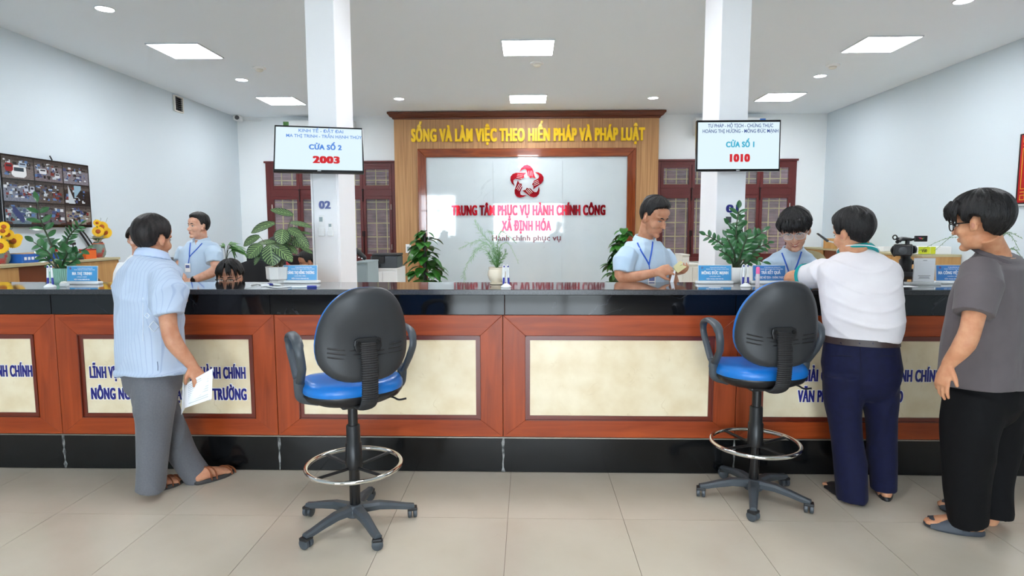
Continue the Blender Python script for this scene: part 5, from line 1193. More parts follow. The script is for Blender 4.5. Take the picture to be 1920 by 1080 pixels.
for t_, w_, mm in ((.612, .008, 'teal'), (.565, .003, 'teal')):
    cc = LA[0].lerp(LA[1], t_); dd = (LA[1]-LA[0]).normalized(); sx, _, uu = frame_from(dd); MB().tube([cc+sx*math.cos(a*PI/16)*.0735+uu*math.sin(a*PI/16)*.0755 for a in range(32)], [(w_, .003)]*32, 8, closed=True, up=sx).build('cuff_band', mm, MI, smooth=True)
q = MB(); q.rings([ringsec(at(1615, 628, 3.31), .178, .118, 4), ringsec(at(1614, 650, 3.31), .186, .122, 4), ringsec(at(1613, 685, 3.31), .198, .132, 4), ringsec(at(1613, 712, 3.31), .190, .126, 4), ringsec(at(1613, 735, 3.31), .165, .10, 4), ringsec(at(1613, 750, 3.31), .12, .06, 4)])
leg(q, [at(1581, 700, 3.31), at(1581, 755, 3.31), L1[1], at(1592, 870, 3.28), L1[2]+Vector((0, 0, -.035))], [(.11, .12), (.105, .115), (.090, .10), (.084, .09), (.084, .088), (.082, .085)], 20)
leg(q, [at(1646, 700, 3.32), at(1650, 755, 3.32), R1[1], at(1656, 870, 3.34), R1[2]+Vector((0, 0, -.02))], [(.105, .12), (.098, .115), (.082, .10), (.076, .09), (.072, .085), (.07, .08)], 20)
trI = fuse(q, 'trousers', cloth('navy_trousers', (22, 25, 56), (19, 22, 48), 30, sheen=.03), MI, .0075, 12, folds(21, .020, 6, (.12, 0, 1), .22))
M['belt'] = mat('brown_belt', (52, 38, 36), .45)
bl = MB().rings([ringsec(at(1614, 643, 3.31), .186, .124, 4), ringsec(at(1614, 631, 3.31), .184, .122, 4)]); bl_ = bl.build('belt', 'belt', MI, smooth=True)
for x in (1577, 1612, 1637): 
    p = [snap(bl_, x, 632, .002), snap(bl_, x, 642, .002)]
    if all(p): MB().tube([p[0]+ZU*.006, p[1]-ZU*.006], [(.005, .002)]*2, 6, up=(0, -1, 0)).build('belt_loop', mat('navy_loop', (22, 25, 58), .8), MI)
for pts in ([(1557, 668), (1575, 667), (1598, 668)], [(1648, 668), (1664, 667), (1678, 668)]): seam(pts, trI, MI, mat('pocket_line', (12, 14, 36), .9), .004, 'pocket_seam')
seam([(1613, 650), (1614, 690), (1615, 730)], trI, MI, mat('navy_seam', (14, 16, 40), .9), .003, 'seat_seam')
hair(MI, HI, [(0, 34), (40, 28), (58, 10), (68, -22), (80, -16), (88, -2), (104, -8), (112, -46), (150, -60), (180, -62)], [(-80, .006), (-30, .008), (0, .016), (40, .027), (90, .028)], 'hair', 6, 2.5, .005)
face(MI, HI)
M['slide'] = mat('black_slide', (28, 27, 30), .5)
sandal(MI, F1a, F1b, 'slide', 'slide', name='slipper', solid=True, wid=.049); sandal(MI, F2a, F2b, 'slide', 'slide', name='slipper', solid=True, wid=.049)

# --- the young man in the grey t-shirt at the right
MJ = person((at(1830, 990, 2.93).x, 2.93, 0), 'young man in grey t-shirt, black trousers and glasses waiting at the right edge')
HJ = Tm(at(1836, 419, 2.86), 68, 6, 0, 1.07)
secJ = [(at(1868, 468, 2.89), .075, .066, 66, -24), (at(1874, 482, 2.90), .135, .085, 68, -14), (at(1868, 508, 2.90), .190, .120, 70, -4), (at(1855, 575, 2.90), .210, .150, 72), (at(1844, 650, 2.92), .215, .163, 72), (at(1840, 719, 2.93), .215, .172, 72)]
LA = [at(1842, 512, 2.775), at(1815, 632, 2.70), at(1777, 684, 2.74)]; RA = [at(1868, 520, 3.08), at(1850, 630, 3.14), at(1835, 690, 3.12)]
b = MB(); head(b, HJ, at(1866, 474, 2.89), .053); torso(b, secJ, .84); arm(b, LA, 1.08); arm(b, RA, 1.0)
hand(b, LA[2], at(1766, 716, 2.74)-LA[2], (.7, .1, .3), (.22, .28, .34, .4), 1.02, thumb=1, tcurl=.3, tdir=1.0); hand(b, RA[2], (-.1, 0, -1), (.3, 0, -.3), (.3, .3, .3, .3), 1)
L1, R1 = [at(1832, 742, 2.88), at(1814, 850, 2.88), at(1816, 974, 2.93)], [at(1868, 742, 3.02), at(1868, 850, 3.04), at(1858, 962, 3.02)]
for P in (L1, R1): limb(b, [P[0]-Vector((0, 0, .03)), P[1], P[2]+Vector((0, 0, -.03))], [.07, .065, .055, .05, .038])
F1a, F1b = onz(1842, 1004), onz(1732, 984); F2a, F2b = onz(1868, 990), onz(1792, 972); F2a.y += .11; F2b.y += .13
foot(b, F1a, F1b, 1.05, z=.028); foot(b, F2a, F2b, 1.05, z=.028)
fuse(b, 'body', skin('skin_peach', (212, 156, 120)), MJ, .0045, 5)
q = MB(); torso(q, secJ, 1.0)
s0 = LA[0]; e0 = LA[0].lerp(LA[1], .66); q.tube([s0+Vector((.03, .06, .02)), s0.lerp(e0, .3), s0.lerp(e0, .7), e0+Vector((0, 0, 0))], [(.08, .08), (.094, .092), (.086, .092), (.082, .092)], 26)
s0 = RA[0]; e0 = RA[0].lerp(RA[1], .66); q.tube([s0+Vector((-.02, -.06, .02)), s0.lerp(e0, .3), e0], [(.08, .08), (.09, .09), (.085, .09)], 24)
shJ = fuse(q, 't_shirt', cloth('grey_t_shirt', (104, 96, 98), (96, 89, 91), 8), MJ, .0065, 5, folds(31, .018, 7, (.5, .1, 1), .3))
c = at(1864, 470, 2.89); cl = MB().rings([ringsec(c+Vector((.0, 0, -.030)), .096, .098, 75, tilt=-24), ringsec(c+Vector((0, 0, -.006)), .086, .088, 75, tilt=-26)]); fuse(cl, 'neckband', cloth('grey_neckband', (88, 81, 84)), MJ, .006, 3)
q = MB(); q.rings([ringsec(at(1843, 690, 2.93), .18, .14, 72), ringsec(at(1843, 725, 2.93), .195, .165, 72), ringsec(at(1842, 755, 2.93), .190, .160, 72), ringsec(at(1842, 780, 2.93), .165, .13, 72), ringsec(at(1842, 800, 2.93), .12, .08, 72)])
leg(q, [L1[0], at(1818, 800, 2.87), L1[1], at(1812, 910, 2.90), L1[2]+Vector((0, 0, -.015))], [(.14, .14), (.13, .13), (.118, .12), (.108, .11), (.10, .105), (.086, .096)], 20)
leg(q, [R1[0], at(1868, 800, 3.03), R1[1], at(1858, 910, 3.04), R1[2]+Vector((0, 0, -.02))], [(.13, .13), (.12, .12), (.11, .11), (.098, .10), (.095, .10), (.088, .10)], 20)
fuse(q, 'trousers', cloth('black_trousers', (14, 14, 16), (11, 11, 13), 30, sheen=0), MJ, .0075, 12, folds(41, .020, 5.5, (.1, 0, 1), .22))
def tuftsJ(b_, t, s):
    random.seed(5)
    for k in range(46):
        az = random.uniform(-62, 62); a = math.radians(az); top = Vector((.085*math.sin(a), -.012+.105*math.cos(a), .085+random.uniform(-.012, .018))); 
        end = Vector((.094*math.sin(a+.12), -.012+.134*math.cos(a), .030+random.uniform(-.010, .014)+.02*(abs(az) > 40)*-1)); mid = top.lerp(end, .5)+Vector((.014*math.sin(a), .014*math.cos(a), .004))
        b_.tube(catmull([t(top), t(mid), t(end)], 3), [.011*s, .009*s, .0015*s], 6)
hair(MJ, HJ, [(0, 16), (40, 14), (58, 8), (68, -14), (76, -18), (88, 0), (106, -6), (114, -46), (150, -62), (180, -64)], [(-80, .010), (-40, .016), (0, .026), (40, .032), (90, .028)], 'hair', 9, 3, .006, tufts=tuftsJ)
face(MJ, HJ); glasses(MJ, HJ, 'glassframe', .0026, .025, .019)
M['slideg'] = mat('slate_slide', (62, 68, 78), .55, c2=(54, 59, 68), cs=10)
sandal(MJ, F1a, F1b, 'slideg', 'slideg', name='slide_sandal', solid=True, wid=.056); sandal(MJ, F2a, F2b, 'slideg', 'slideg', name='slide_sandal', solid=True, wid=.056)

# --- staff behind the counter
def collar(par, c, yaw, m, r=.066, tilt=10, wing=.10, h=.034):
    c = Vector(c); R = Matrix.Rotation(math.radians(yaw+az(c)), 3, 'Z')@Matrix.Rotation(math.radians(-tilt), 3, 'X'); b_ = MB(); N = 26; V = []
    for lay, (rr_, z) in enumerate(((r+.014, -h*.55), (r+.007, 0), (r-.001, h*.55), (r-.006, h*.5), (r+.0, 0), (r+.007, -h*.55))):
        q = []
        for k in range(N+1):
            a = PI/2+.40+(2*PI-.80)*k/N; fr = max(0, math.sin(a)); dz = -wing*.55*fr**3*(1 if lay in (0, 5) else (.45 if lay in (1, 4) else .2))
            q.append(c+R@Vector((rr_*math.cos(a), (rr_*1.0)*math.sin(a)+(.030*fr**2 if lay in (0, 5) else .010*fr), z+dz)))
        V.append(q)
    rr2 = [[V[l][k] for l in range(6)] for k in range(N+1)]; return b_.rings(rr2).build('collar', m, par, smooth=True)
def lanyard(par, on, left, right, badge, low=None, clip=True):
    strip(par, on, left, .011, 'lanyard', 'lanyard', .004); strip(par, on, right, .011, 'lanyard', 'lanyard', .004)
    p = snap(on, *badge, .008)
    if p:
        bd_ = MB().box(p, (.055, .004, .085), rotz(.0)).build('badge', 'whitep', par, bevel=.002); MB().box(p+Vector((0, -.003, .012)), (.038, .001, .03)).build('badge_print', 'sc_n', bd_)
# officer counting papers
ME = person((at(1208, 700, 4.42).x, 4.42, 0), 'standing officer in light blue shirt and lanyard looking down and counting notes')
HE = Tm(at(1227, 408, 4.33), -128, 22, 0, 1.10)
secE = [(at(1207, 449, 4.42), .075, .07, -140, -6), (at(1207, 457, 4.42), .15, .095, -140), (at(1208, 474, 4.42), .205, .12, -140), (at(1210, 500, 4.43), .208, .128, -140), (at(1212, 530, 4.44), .20, .125, -140), (at(1212, 590, 4.45), .19, .12, -140), (at(1212, 640, 4.46), .19, .12, -140)]
RA = [at(1172, 475, 4.28), Vector((at(1166, 533, 4.24).x, 4.24, 1.165)), Vector((at(1231, 511, 4.13).x, 4.13, at(1231, 511, 4.13).z))]; LA = [at(1244, 473, 4.56), at(1262, 528, 4.50), at(1262, 512, 4.30)]
b = MB(); head(b, HE, at(1208, 452, 4.42), .056); torso(b, secE, .84); arm(b, RA, 1.05); arm(b, LA, 1.0)
hand(b, RA[2], (.85, .1, .22), (.1, .75, -.35), (.55, .55, .6, .6), 1.0, thumb=-1, tcurl=.5); hand(b, LA[2], (.3, -.55, .12), (.3, -.3, .6), (.7, .7, .7, .7), 1.0, thumb=-1, tcurl=.4)
for s_ in (-1, 1): limb(b, [at(1212+18*s_, 640, 4.46), at(1212+20*s_, 700, 4.46), Vector((at(1212+20*s_, 700, 4.46).x, 4.46, .06))], [.09, .06, .05, .045, .04])
fuse(b, 'body', SK1, ME, .0045, 5)
q = MB(); torso(q, secE[:7], 1.0); s0 = RA[0]; e0 = s0.lerp(RA[1], .80); q.tube([s0+Vector((.03, .03, 0)), s0.lerp(e0, .4), e0], [(.074, .074), (.078, .078), (.070, .074)], 24); s0 = LA[0]; e0 = s0.lerp(LA[1], .75); q.tube([s0+Vector((-.02, -.03, 0)), s0.lerp(e0, .4), e0], [(.07, .07), (.075, .075), (.065, .07)], 24)
shE = fuse(q, 'shirt', SHIRT, ME, .007, 5, folds(51, .014, 9, (.1, .1, 1), .4))
q = MB(); q.rings([ringsec(at(1212, 625, 4.46), .185, .12, -140), ringsec(at(1212, 660, 4.46), .19, .125, -140)]); 
for s_ in (-1, 1): limb(q, [at(1212+18*s_, 650, 4.46), Vector((at(1212+20*s_, 700, 4.46).x, 4.46, .5)), Vector((at(1212+20*s_, 700, 4.46).x, 4.46, .05))], [(.10, .1), (.085, .09), (.075, .08)])
TR = cloth('dark_uniform_trousers', (34, 36, 46)); fuse(q, 'trousers', TR, ME, .012, 4)
for s_ in (-1, 1): x_ = at(1212+20*s_, 700, 4.46).x; MB().tube([(x_-.03, 4.52, .035), (x_, 4.44, .045), (x_+.03, 4.34, .03)], [(.04, .033), (.045, .04), (.04, .028)], 12, dome=True).build('shoe', 'black', ME, smooth=True)
collar(ME, at(1209, 447, 4.42), -140, SHIRT, .072, 12)
lanyard(ME, shE, [(1190, 437), (1195, 455), (1203, 472), (1211, 485), (1217, 496)], [(1224, 453), (1222, 470), (1219, 485), (1217, 497)], (1222, 526)); strip(ME, shE, [(1217, 496), (1218, 503), (1219, 512)], .007, 'lanyard', 'lanyard_end', .005)
hair(ME, HE, [(0, 36), (40, 32), (58, 20), (68, -12), (78, -14), (86, 0), (104, -8), (112, -40), (150, -54), (180, -56)], [(-80, .003), (-30, .004), (0, .008), (25, .014), (45, .024), (90, .024)], 'hair', 12, 4, .004); face(ME, HE, closed=True)
nt2 = empty('paper_notes', at(1272, 505, 4.16), 'fan of yellowish notes and a white slip in the hands of the counting officer', 'notes'); M['note'] = mat('note_paper', (226, 214, 160), .6); M['note2'] = mat('note_paper_green', (176, 178, 120), .6)
for k, (pp, mm) in enumerate((([(1262, 500), (1275, 489), (1281, 492), (1268, 506)], 'note'), ([(1264, 503), (1280, 497), (1288, 500), (1271, 512)], 'note'), ([(1262, 504), (1273, 494), (1283, 498), (1270, 511)], 'note2'), ([(1263, 504), (1268, 502), (1263, 530), (1256, 529)], 'paper'))):
    MB().add(*sheet([at(x, y, 4.135+.006*k) for x, y in pp])).build('note' if k < 3 else 'slip', mm, nt2)
# smiling seated officer
MF = person((at(1485, 700, 4.45).x, 4.45, 0), 'smiling seated officer with clear glasses, blue lanyard and black fringe')
HF = Tm(at(1491, 432, 4.26), 176, 20, 4, 1.14)
secF = [(at(1487, 468, 4.40), .075, .07, 184, -8), (at(1485, 478, 4.41), .14, .095, 184), (at(1482, 492, 4.42), .195, .115, 184), (at(1481, 515, 4.43), .215, .125, 184), (at(1482, 560, 4.45), .20, .125, 184), (at(1482, 640, 4.47), .19, .13, 184)]
LA = [at(1518, 494, 4.42), at(1524, 555, 4.36), at(1505, 560, 4.25)]; RA = [at(1446, 494, 4.42), at(1437, 555, 4.38), at(1460, 560, 4.24)]
b = MB(); head(b, HF, at(1487, 472, 4.40), .054); torso(b, secF, .84); arm(b, RA, 1.0); arm(b, LA, 1.0); hand(b, RA[2], (.9, -.2, 0), (0, 0, -1), s=1.0, thumb=-1); hand(b, LA[2], (-.9, -.2, 0), (0, 0, -1), s=1.0)
fuse(b, 'body', SK2, MF, .0045, 5)
q = MB(); torso(q, secF, 1.0)
for A_ in (LA, RA): s0 = A_[0]; e0 = s0.lerp(A_[1], .7); q.tube([s0+Vector((.02 if A_ is RA else -.02, 0, .0)), s0.lerp(e0, .4), e0], [(.07, .075), (.082, .082), (.078, .08)], 24)
shF = fuse(q, 'shirt', SHIRT, MF, .007, 5, folds(61, .014, 9, (.1, .1, 1), .4)); collar(MF, at(1487, 468, 4.40), 184, SHIRT, .070, 12)
strip(MF, shF, [(1484, 488), (1484, 500), (1484, 515), (1484, 530)], .004, mat('placket', (176, 198, 222), .8), 'placket', .002)
lanyard(MF, shF, [(1464, 459), (1466, 474), (1472, 490), (1478, 507), (1482, 522)], [(1503, 472), (1499, 484), (1494, 498), (1488, 512), (1484, 524)], (1483, 534)); p = snap(shF, 1508, 497, .003)
if p: MB().box(p, (.035, .004, .02)).build('pocket_badge', mat('plum_badge', (120, 40, 84), .5), MF)
def tuftsF(b_, t, s):
    random.seed(8)
    for k in range(60):
        az = random.uniform(-70, 70); a = math.radians(az); top = Vector((.084*math.sin(a), -.012+.104*math.cos(a), .088+random.uniform(-.02, .012))); L_ = random.uniform(.026, .044) if abs(az) < 30 else random.uniform(.018, .036)
        end = Vector((.090*math.sin(a+.05), -.012+.122*math.cos(a), L_-.008)); mid = top.lerp(end, .5)+Vector((.013*math.sin(a), .015*math.cos(a), .004)); b_.tube(catmull([t(top), t(mid), t(end)], 3), [.012*s, .010*s, .002*s], 6)
hair(MF, HF, [(0, 14), (40, 12), (58, 6), (70, -12), (80, -12), (88, 4), (106, -2), (114, -30), (180, -40)], [(-80, .004), (-30, .008), (0, .017), (40, .028), (90, .026)], 'hair', 15, 6, .006, tufts=tuftsF); face(MF, HF, smile=True, closed=True); glasses(MF, HF, 'glassclear', .0020, .026, .020)
# officer standing at the rear left
MBo = person((at(375, 700, 6.1).x, 6.15, 0), 'officer in light blue shirt standing with folded hands at the rear left')
HB = Tm(at(371, 425, 6.1), 122, -4, 0, 1.06)
secB = [(at(378, 450, 6.15), .08, .075, 140, -6), (at(379, 457, 6.15), .16, .11, 145), (at(378, 470, 6.15), .215, .135, 148), (at(376, 492, 6.15), .215, .148, 150), (at(374, 515, 6.15), .205, .155, 150), (at(374, 545, 6.15), .20, .155, 150), (at(374, 590, 6.15), .195, .15, 150)]
LA = [at(401, 470, 6.02), at(402, 507, 5.93), at(358, 527, 5.88)]; RA = [at(347, 468, 6.22), at(337, 502, 6.12), at(346, 526, 5.93)]
b = MB(); head(b, HB, at(378, 453, 6.15), .060); torso(b, secB, .84); arm(b, LA, 1.2); arm(b, RA, 1.1); hand(b, LA[2], (-.9, -.1, -.25), (-.1, .5, -.6), (.4, .4, .4, .4), 1.05, thumb=-1); hand(b, RA[2], (.35, -.15, -.7), (.2, .6, -.2), (.4, .4, .4, .4), 1.05)
for s_ in (-1, 1): x_ = at(374, 590, 6.15).x+.09*s_; limb(b, [Vector((x_, 6.15, .72)), Vector((x_, 6.14, .42)), Vector((x_, 6.15, .07))], [.09, .06, .05, .045, .04])
fuse(b, 'body', SK2, MBo, .006, 4)
q = MB(); torso(q, secB, 1.0); s0 = LA[0]; e0 = s0.lerp(LA[1], .66); q.tube([s0+Vector((-.03, .03, 0)), s0.lerp(e0, .4), e0], [(.078, .078), (.086, .084), (.080, .080)], 24); s0 = RA[0]; e0 = s0.lerp(RA[1], .7); q.tube([s0+Vector((.03, -.03, 0)), s0.lerp(e0, .4), e0], [(.08, .08), (.088, .085), (.078, .08)], 24)
shB = fuse(q, 'shirt', SHIRT, MBo, .008, 5, folds(71, .014, 8, (.1, .1, 1), .4)); collar(MBo, at(377, 449, 6.14), 140, SHIRT, .076, 10)
q = MB(); q.rings([ringsec(at(374, 580, 6.15), .19, .145, 150), ringsec(at(374, 605, 6.15), .19, .145, 150)])
for s_ in (-1, 1): x_ = at(374, 590, 6.15).x+.09*s_; limb(q, [Vector((x_, 6.15, .75)), Vector((x_, 6.14, .42)), Vector((x_, 6.15, .06))], [(.10, .1), (.085, .09), (.08, .08)])
fuse(q, 'trousers', TR, MBo, .012, 4)
for s_ in (-1, 1): x_ = at(374, 590, 6.15).x+.09*s_; MB().tube([(x_+.02, 6.22, .035), (x_, 6.13, .045), (x_-.02, 6.04, .03)], [(.04, .033), (.045, .04), (.04, .028)], 12, dome=True).build('shoe', 'black', MBo, smooth=True)
lanyard(MBo, shB, [(357, 455), (356, 465), (355, 475), (355, 481)], [(386, 446), (379, 456), (369, 467), (361, 475), (355, 482)], (352, 502)); strip(MBo, shB, [(355, 481), (354, 488), (353, 494)], .009, 'lanyard', 'lanyard_end', .005)
hair(MBo, HB, [(0, 36), (40, 32), (58, 20), (68, -8), (78, -12), (86, 0), (104, -8), (112, -40), (180, -56)], [(-80, .003), (-30, .004), (0, .008), (25, .014), (45, .024), (90, .024)], 'hair', 22, 4, .004); face(MBo, HB)
w = LA[1].lerp(LA[2], .88); dd = (LA[2]-LA[1]).normalized(); sx, _, uu = frame_from(dd); wt = MB().tube([w+(sx*math.cos(a*PI/10)*.034+uu*math.sin(a*PI/10)*.031) for a in range(20)], [(.014, .004)]*20, 8, closed=True, up=sx).build('watch_strap', 'black', MBo, smooth=True)
MB().cyl(w-sx*.036*(1 if sx.y > 0 else -1), w-sx*.044*(1 if sx.y > 0 else -1), .021, 16).build('watch_case', 'blackgloss', wt)
# busts of the seated or half-hidden people
def bust(px, py, Y, yaw, pitch, s, sm, skm, label, line=LINE, th=((-80, .008), (0, .02), (90, .024)), sw=.19, reach=.21, gl=None, fem=False, tuft=None, seed=3, vox=.006, extra=None, fc=True, lean=0.0):
    h = at(px, py, Y); r = person((h.x, Y, 0), label); HX = Tm(h, yaw, pitch, 0, s); by = math.radians(yaw+az(h)); fwd = Vector((-math.sin(by), math.cos(by), 0)); nb = h+Vector((0, 0, -.155*s))-fwd*(.05+lean); sd = Vector((math.cos(by), math.sin(by), 0))
    sec = [(nb+Vector((0, 0, .02)), .07, .065, yaw), (nb+Vector((0, 0, -.02)), sw*.7, .09, yaw), (nb+Vector((0, 0, -.08)), sw, .11, yaw), (nb+Vector((0, 0, -.2)), sw*.98, .12, yaw), (nb+Vector((0, 0, -.42)), sw*.9, .12, yaw), (Vector((nb.x, nb.y, min(.60, .53))), sw*.92, .13, yaw)]
    b = MB(); head(b, HX, nb, .052*s if fem else .056*s, fem); torso(b, sec, .84); q = MB(); torso(q, sec, 1.0)
    for k in (-1, 1):
        S = nb+sd*(sw*.86)*k+Vector((0, 0, -.07)); E_ = S+Vector((0, 0, -.25))+fwd*.08+sd*.03*k; Wr = E_+fwd*reach-sd*.06*k+Vector((0, 0, .015)); arm(b, [S, E_, Wr], .92); hand(b, Wr, fwd-sd*.3*k, (0, 0, -1), s=.95, thumb=-k)
        sl = S.lerp(E_, .7); q.tube([S-sd*.02*k, S.lerp(sl, .5), sl], [.07, .075, .072], 20)
    fuse(b, 'body', skm, r, vox, 4); fuse(q, 'shirt', sm, r, .010, 4, folds(seed, .005, 9))
    hair(r, HX, list(line), list(th), 'hair', seed, 4, .004, tufts=tuft)
    if fc: face(r, HX, closed=pitch > 15)
    if gl: glasses(r, HX, gl, .0018)
    return r, HX
def tuftsC(b_, t, s):
    random.seed(4)
    for k in range(30):
        az = random.choice((-1, 1))*random.uniform(8, 60); a = math.radians(az); top = Vector((.03*math.sin(a), .05, .118)); end = Vector((.088*math.sin(a)*1.02, -.012+.116*math.cos(a), random.uniform(.030, .052)-.05*(abs(az) > 38))); mid = Vector((.075*math.sin(a), .092*math.cos(a), .082)); b_.tube(catmull([t(top), t(mid), t(end)], 4), [.006*s, .008*s, .0015*s], 6)
    b_.ell(t((0, -.12, .01)), (.05*s, .045*s, .05*s), n=14, m=10)
bust(431, 520, 4.44, 160, 12, 1.04, SHIRT, SK2, 'woman with glasses and tied black hair, her head just above the counter', [(0, 40), (20, 34), (50, 24), (62, 4), (70, -10), (86, 6), (104, 0), (114, -30), (180, -40)], ((-80, .006), (-30, .01), (0, .016), (40, .016), (90, .014)), .17, gl='glassframe', fem=True, tuft=tuftsC, seed=31, reach=.04)
bust(259, 450, 5.5, 176, 6, 1.0, cloth('white_shirt', (232, 236, 240)), SK2, 'person with glasses half hidden behind the head of the man in grey trousers', [(0, 24), (40, 20), (60, 12), (70, -12), (86, 2), (104, -2), (114, -30), (180, -42)], sw=.15, gl='glassclear', seed=33)
bust(323, 508, 6.75, -120, 14, 1.06, 'blackcloth', SK2, 'seated person with long black hair, seen between the two men at the left', [(0, 40), (40, 30), (62, 0), (74, -40), (100, -60), (140, -74), (180, -78)], ((-80, .03), (-40, .034), (0, .026), (90, .022)), .16, fem=True, seed=35)
bust(516, 466, 7.15, 170, 10, 1.0, 'redcloth', SK2, 'person in a red top behind the patterned-leaf plant', sw=.19, seed=37)
bust(576, 492, 6.85, 100, 16, 1.0, 'blackcloth', SK1, 'dark-haired person in black bending left beside the left column', sw=.17, seed=39)
p_ = at(323, 508, 6.75); office_chair(p_.x-.05, 6.75, math.radians(86), .9, 'blackcloth', 'black office chair under the person with long black hair')

for px_, y_, yw, lb in ((431, 4.52, 160+26, 'office chair of the woman with glasses, below the counter'), (259, 5.58, 176+33, 'office chair of the person behind the man in grey trousers'), (516, 7.22, 170+24, 'office chair of the person in the red top'), (576, 6.85, 100+20, 'office chair of the dark-haired person bending left')):
    q_ = at(px_, 500, y_); f_ = math.radians(yw); office_chair(q_.x+.05*math.sin(f_), y_-.05*math.cos(f_), f_+PI, .86, 'blackcloth', 'low black '+lb)
# pointed shirt collars
def wings(par, on, polys, m):
    for P in polys:
        q = [snap(on, x, y, .007) for x, y in P]
        if all(v is not None for v in q): MB().add(*sheet(q, .003)).build('collar_wing', m, par)
WG = cloth('collar_wing_cloth', (202, 221, 238))
wings(ME, shE, [[(1193, 428), (1190, 436), (1200, 457), (1213, 450), (1204, 437)], [(1219, 441), (1217, 446), (1222, 457), (1230, 450), (1233, 444)]], WG)
wings(MF, shF, [[(1466, 454), (1463, 462), (1471, 480), (1481, 472), (1474, 461)], [(1500, 458), (1503, 468), (1499, 478), (1490, 474), (1496, 465)]], WG)
wings(MBo, shB, [[(358, 449), (355, 454), (361, 463), (365, 456)], [(384, 441), (388, 447), (378, 457), (370, 451)]], WG)
for par_, on_, P in ((ME, shE, [(1205, 437), (1218, 441), (1215, 452)]), (MF, shF, [(1475, 461), (1496, 463), (1486, 475)]), (MBo, shB, [(365, 450), (371, 450), (367, 459)])):
    q = [snap(on_, x, y, .004) for x, y in P]
    if all(v is not None for v in q): MB().add(*sheet(q, .002)).build('open_neck', SK2, par_)
# ------------------------------------------------------------ plants
def leafmesh(b, d, up, L, w, curl=.3, fold=.15, shape='ellipse', n=7, uv=False):
    """a leaf from b along d; curl bends it away from up; returns vertices, faces"""
    d = Vector(d).normalized(); s, d, u = frame_from(d, up); V = []; F = []; p = Vector(b); ang = 0; UV = []
    for i in range(n+1):
        t = i/n
        if shape == 'ellipse': ww = math.sin(PI*min(1, t*.96+.02))**.75
        elif shape == 'heart': ww = (math.sin(PI*min(1, .18+t*.82))**.8)*(1.12-.25*t)
        elif shape == 'round': ww = math.sin(PI*min(1, t*.94+.05))**.6
        else: ww = math.sin(PI*t)**1.1
        ww = max(ww, .02)*w/2
        for k in (-1, -.5, 0, .5, 1): V.append(p+s*ww*k+u*(abs(k)*fold*ww)); UV.append((k*.5+.5, t))
        ang += curl/n; dd = d*math.cos(ang)-u*math.sin(ang); p = p+dd*(L/n)
    for i in range(n):
        for k in range(4): a = i*5+k; F.append((a, a+1, a+6, a+5))
    return V, F, UV
def leaf(par, b, d, up, L, w, m, curl=.3, fold=.15, shape='ellipse', uv=False, name='leaf'):
    V, F, UV = leafmesh(b, d, up, L, w, curl, fold, shape)
    o = MB().add(V, F).build(name, m, par); me = o.data
    if uv:
        l = me.uv_layers.new(name='leaf_uv')
        for p in me.polygons:
            for li, vi in zip(p.loop_indices, p.vertices): l.data[li].uv = UV[vi]
    me.polygons.foreach_set('use_smooth', [True]*len(me.polygons)); return o
def zz_stem(par, P, L0, w, n, start=.25, m='leafz', seed=0, spread=.9):
    random.seed(seed); q = catmull(P, 8); st = MB().tube(q, [.0075, .0055, .003], 8).build('stem', 'stem', par, smooth=True); k = 0
    for i in range(n):
        t = start+(1-start)*i/max(1, n-1); f = t*(len(q)-1); j = min(int(f), len(q)-2); p = q[j].lerp(q[j+1], f-j); d = (q[j+1]-q[j]).normalized()
        view = Vector((p.x, p.y, p.z-CAMH)).normalized(); sd = d.cross(view).normalized()
        for sg in ((1, -1) if i < n-1 else (0,)):
            if sg and random.random() < .06: continue
            dr = (sd*sg*spread+d*(.75 if sg else 1)+view*random.uniform(-.45, .45)+Vector((0, 0, random.uniform(-.1, .15)))).normalized()
            leaf(par, p, dr, -view+Vector((random.uniform(-.5, .5), 0, random.uniform(.2, .9))), L0*random.uniform(.82, 1.1)*(1-.25*abs(t-.5)), w*random.uniform(.85, 1.1), m, random.uniform(.1, .5), .25)
def pot(par, c, prof, m, n=32, soil=True, name='pot'):
    c = Vector(c); o = MB().lathe(c, [(.001, 0)]+prof+[(prof[-1][0]-.008, prof[-1][1]), (prof[-1][0]-.009, prof[-1][1]-.02), (.001, prof[-1][1]-.02)], n).build(name, m, par, smooth=n > 12)
    if soil: MB().lathe(c, [(.001, prof[-1][1]-.016), (prof[-1][0]-.012, prof[-1][1]-.016), (prof[-1][0]-.02, prof[-1][1]-.010), (.001, prof[-1][1]-.006)], 20).build('soil', 'soil', par)
    return o
# left ZZ plant in a ribbed mint pot
c = onz(106, 531, ZT); c.y += .05; Yp = c.y
zl = empty('potted_plant', c, 'glossy tall-stemmed plant in a ribbed mint pot on the left end of the counter', 'plant')
pot(zl, c, [(.058, 0), (.064, .01), (.070, .09), (.072, .10)], 'mint')
for k in range(40): a = 2*PI*k/40; MB().tube([c+Vector((.0655*math.cos(a), .0655*math.sin(a), .012)), c+Vector((.0715*math.cos(a), .0715*math.sin(a), .092))], .0028, 5).build('pot_rib', 'mint', zl)
def cr2(x, y, dy=0): return at(x/7.2, 395+y/7.2, Yp+dy)
B0 = lambda dx: c+Vector((dx, 0, .09))
zz_stem(zl, [B0(.0), cr2(735, 560), cr2(640, 340), cr2(560, 150, -.04), cr2(505, -110, -.05)], .088, .036, 6, .35, seed=2, spread=1.2)
zz_stem(zl, [B0(.02), cr2(900, 440, .03), cr2(960, 310, .03), cr2(1090, 180, .03)], .060, .017, 8, .3, m='leafz', seed=3)
zz_stem(zl, [B0(-.02), cr2(680, 600, -.03), cr2(590, 520, -.04), cr2(450, 420, -.05)], .072, .040, 4, .35, seed=4)
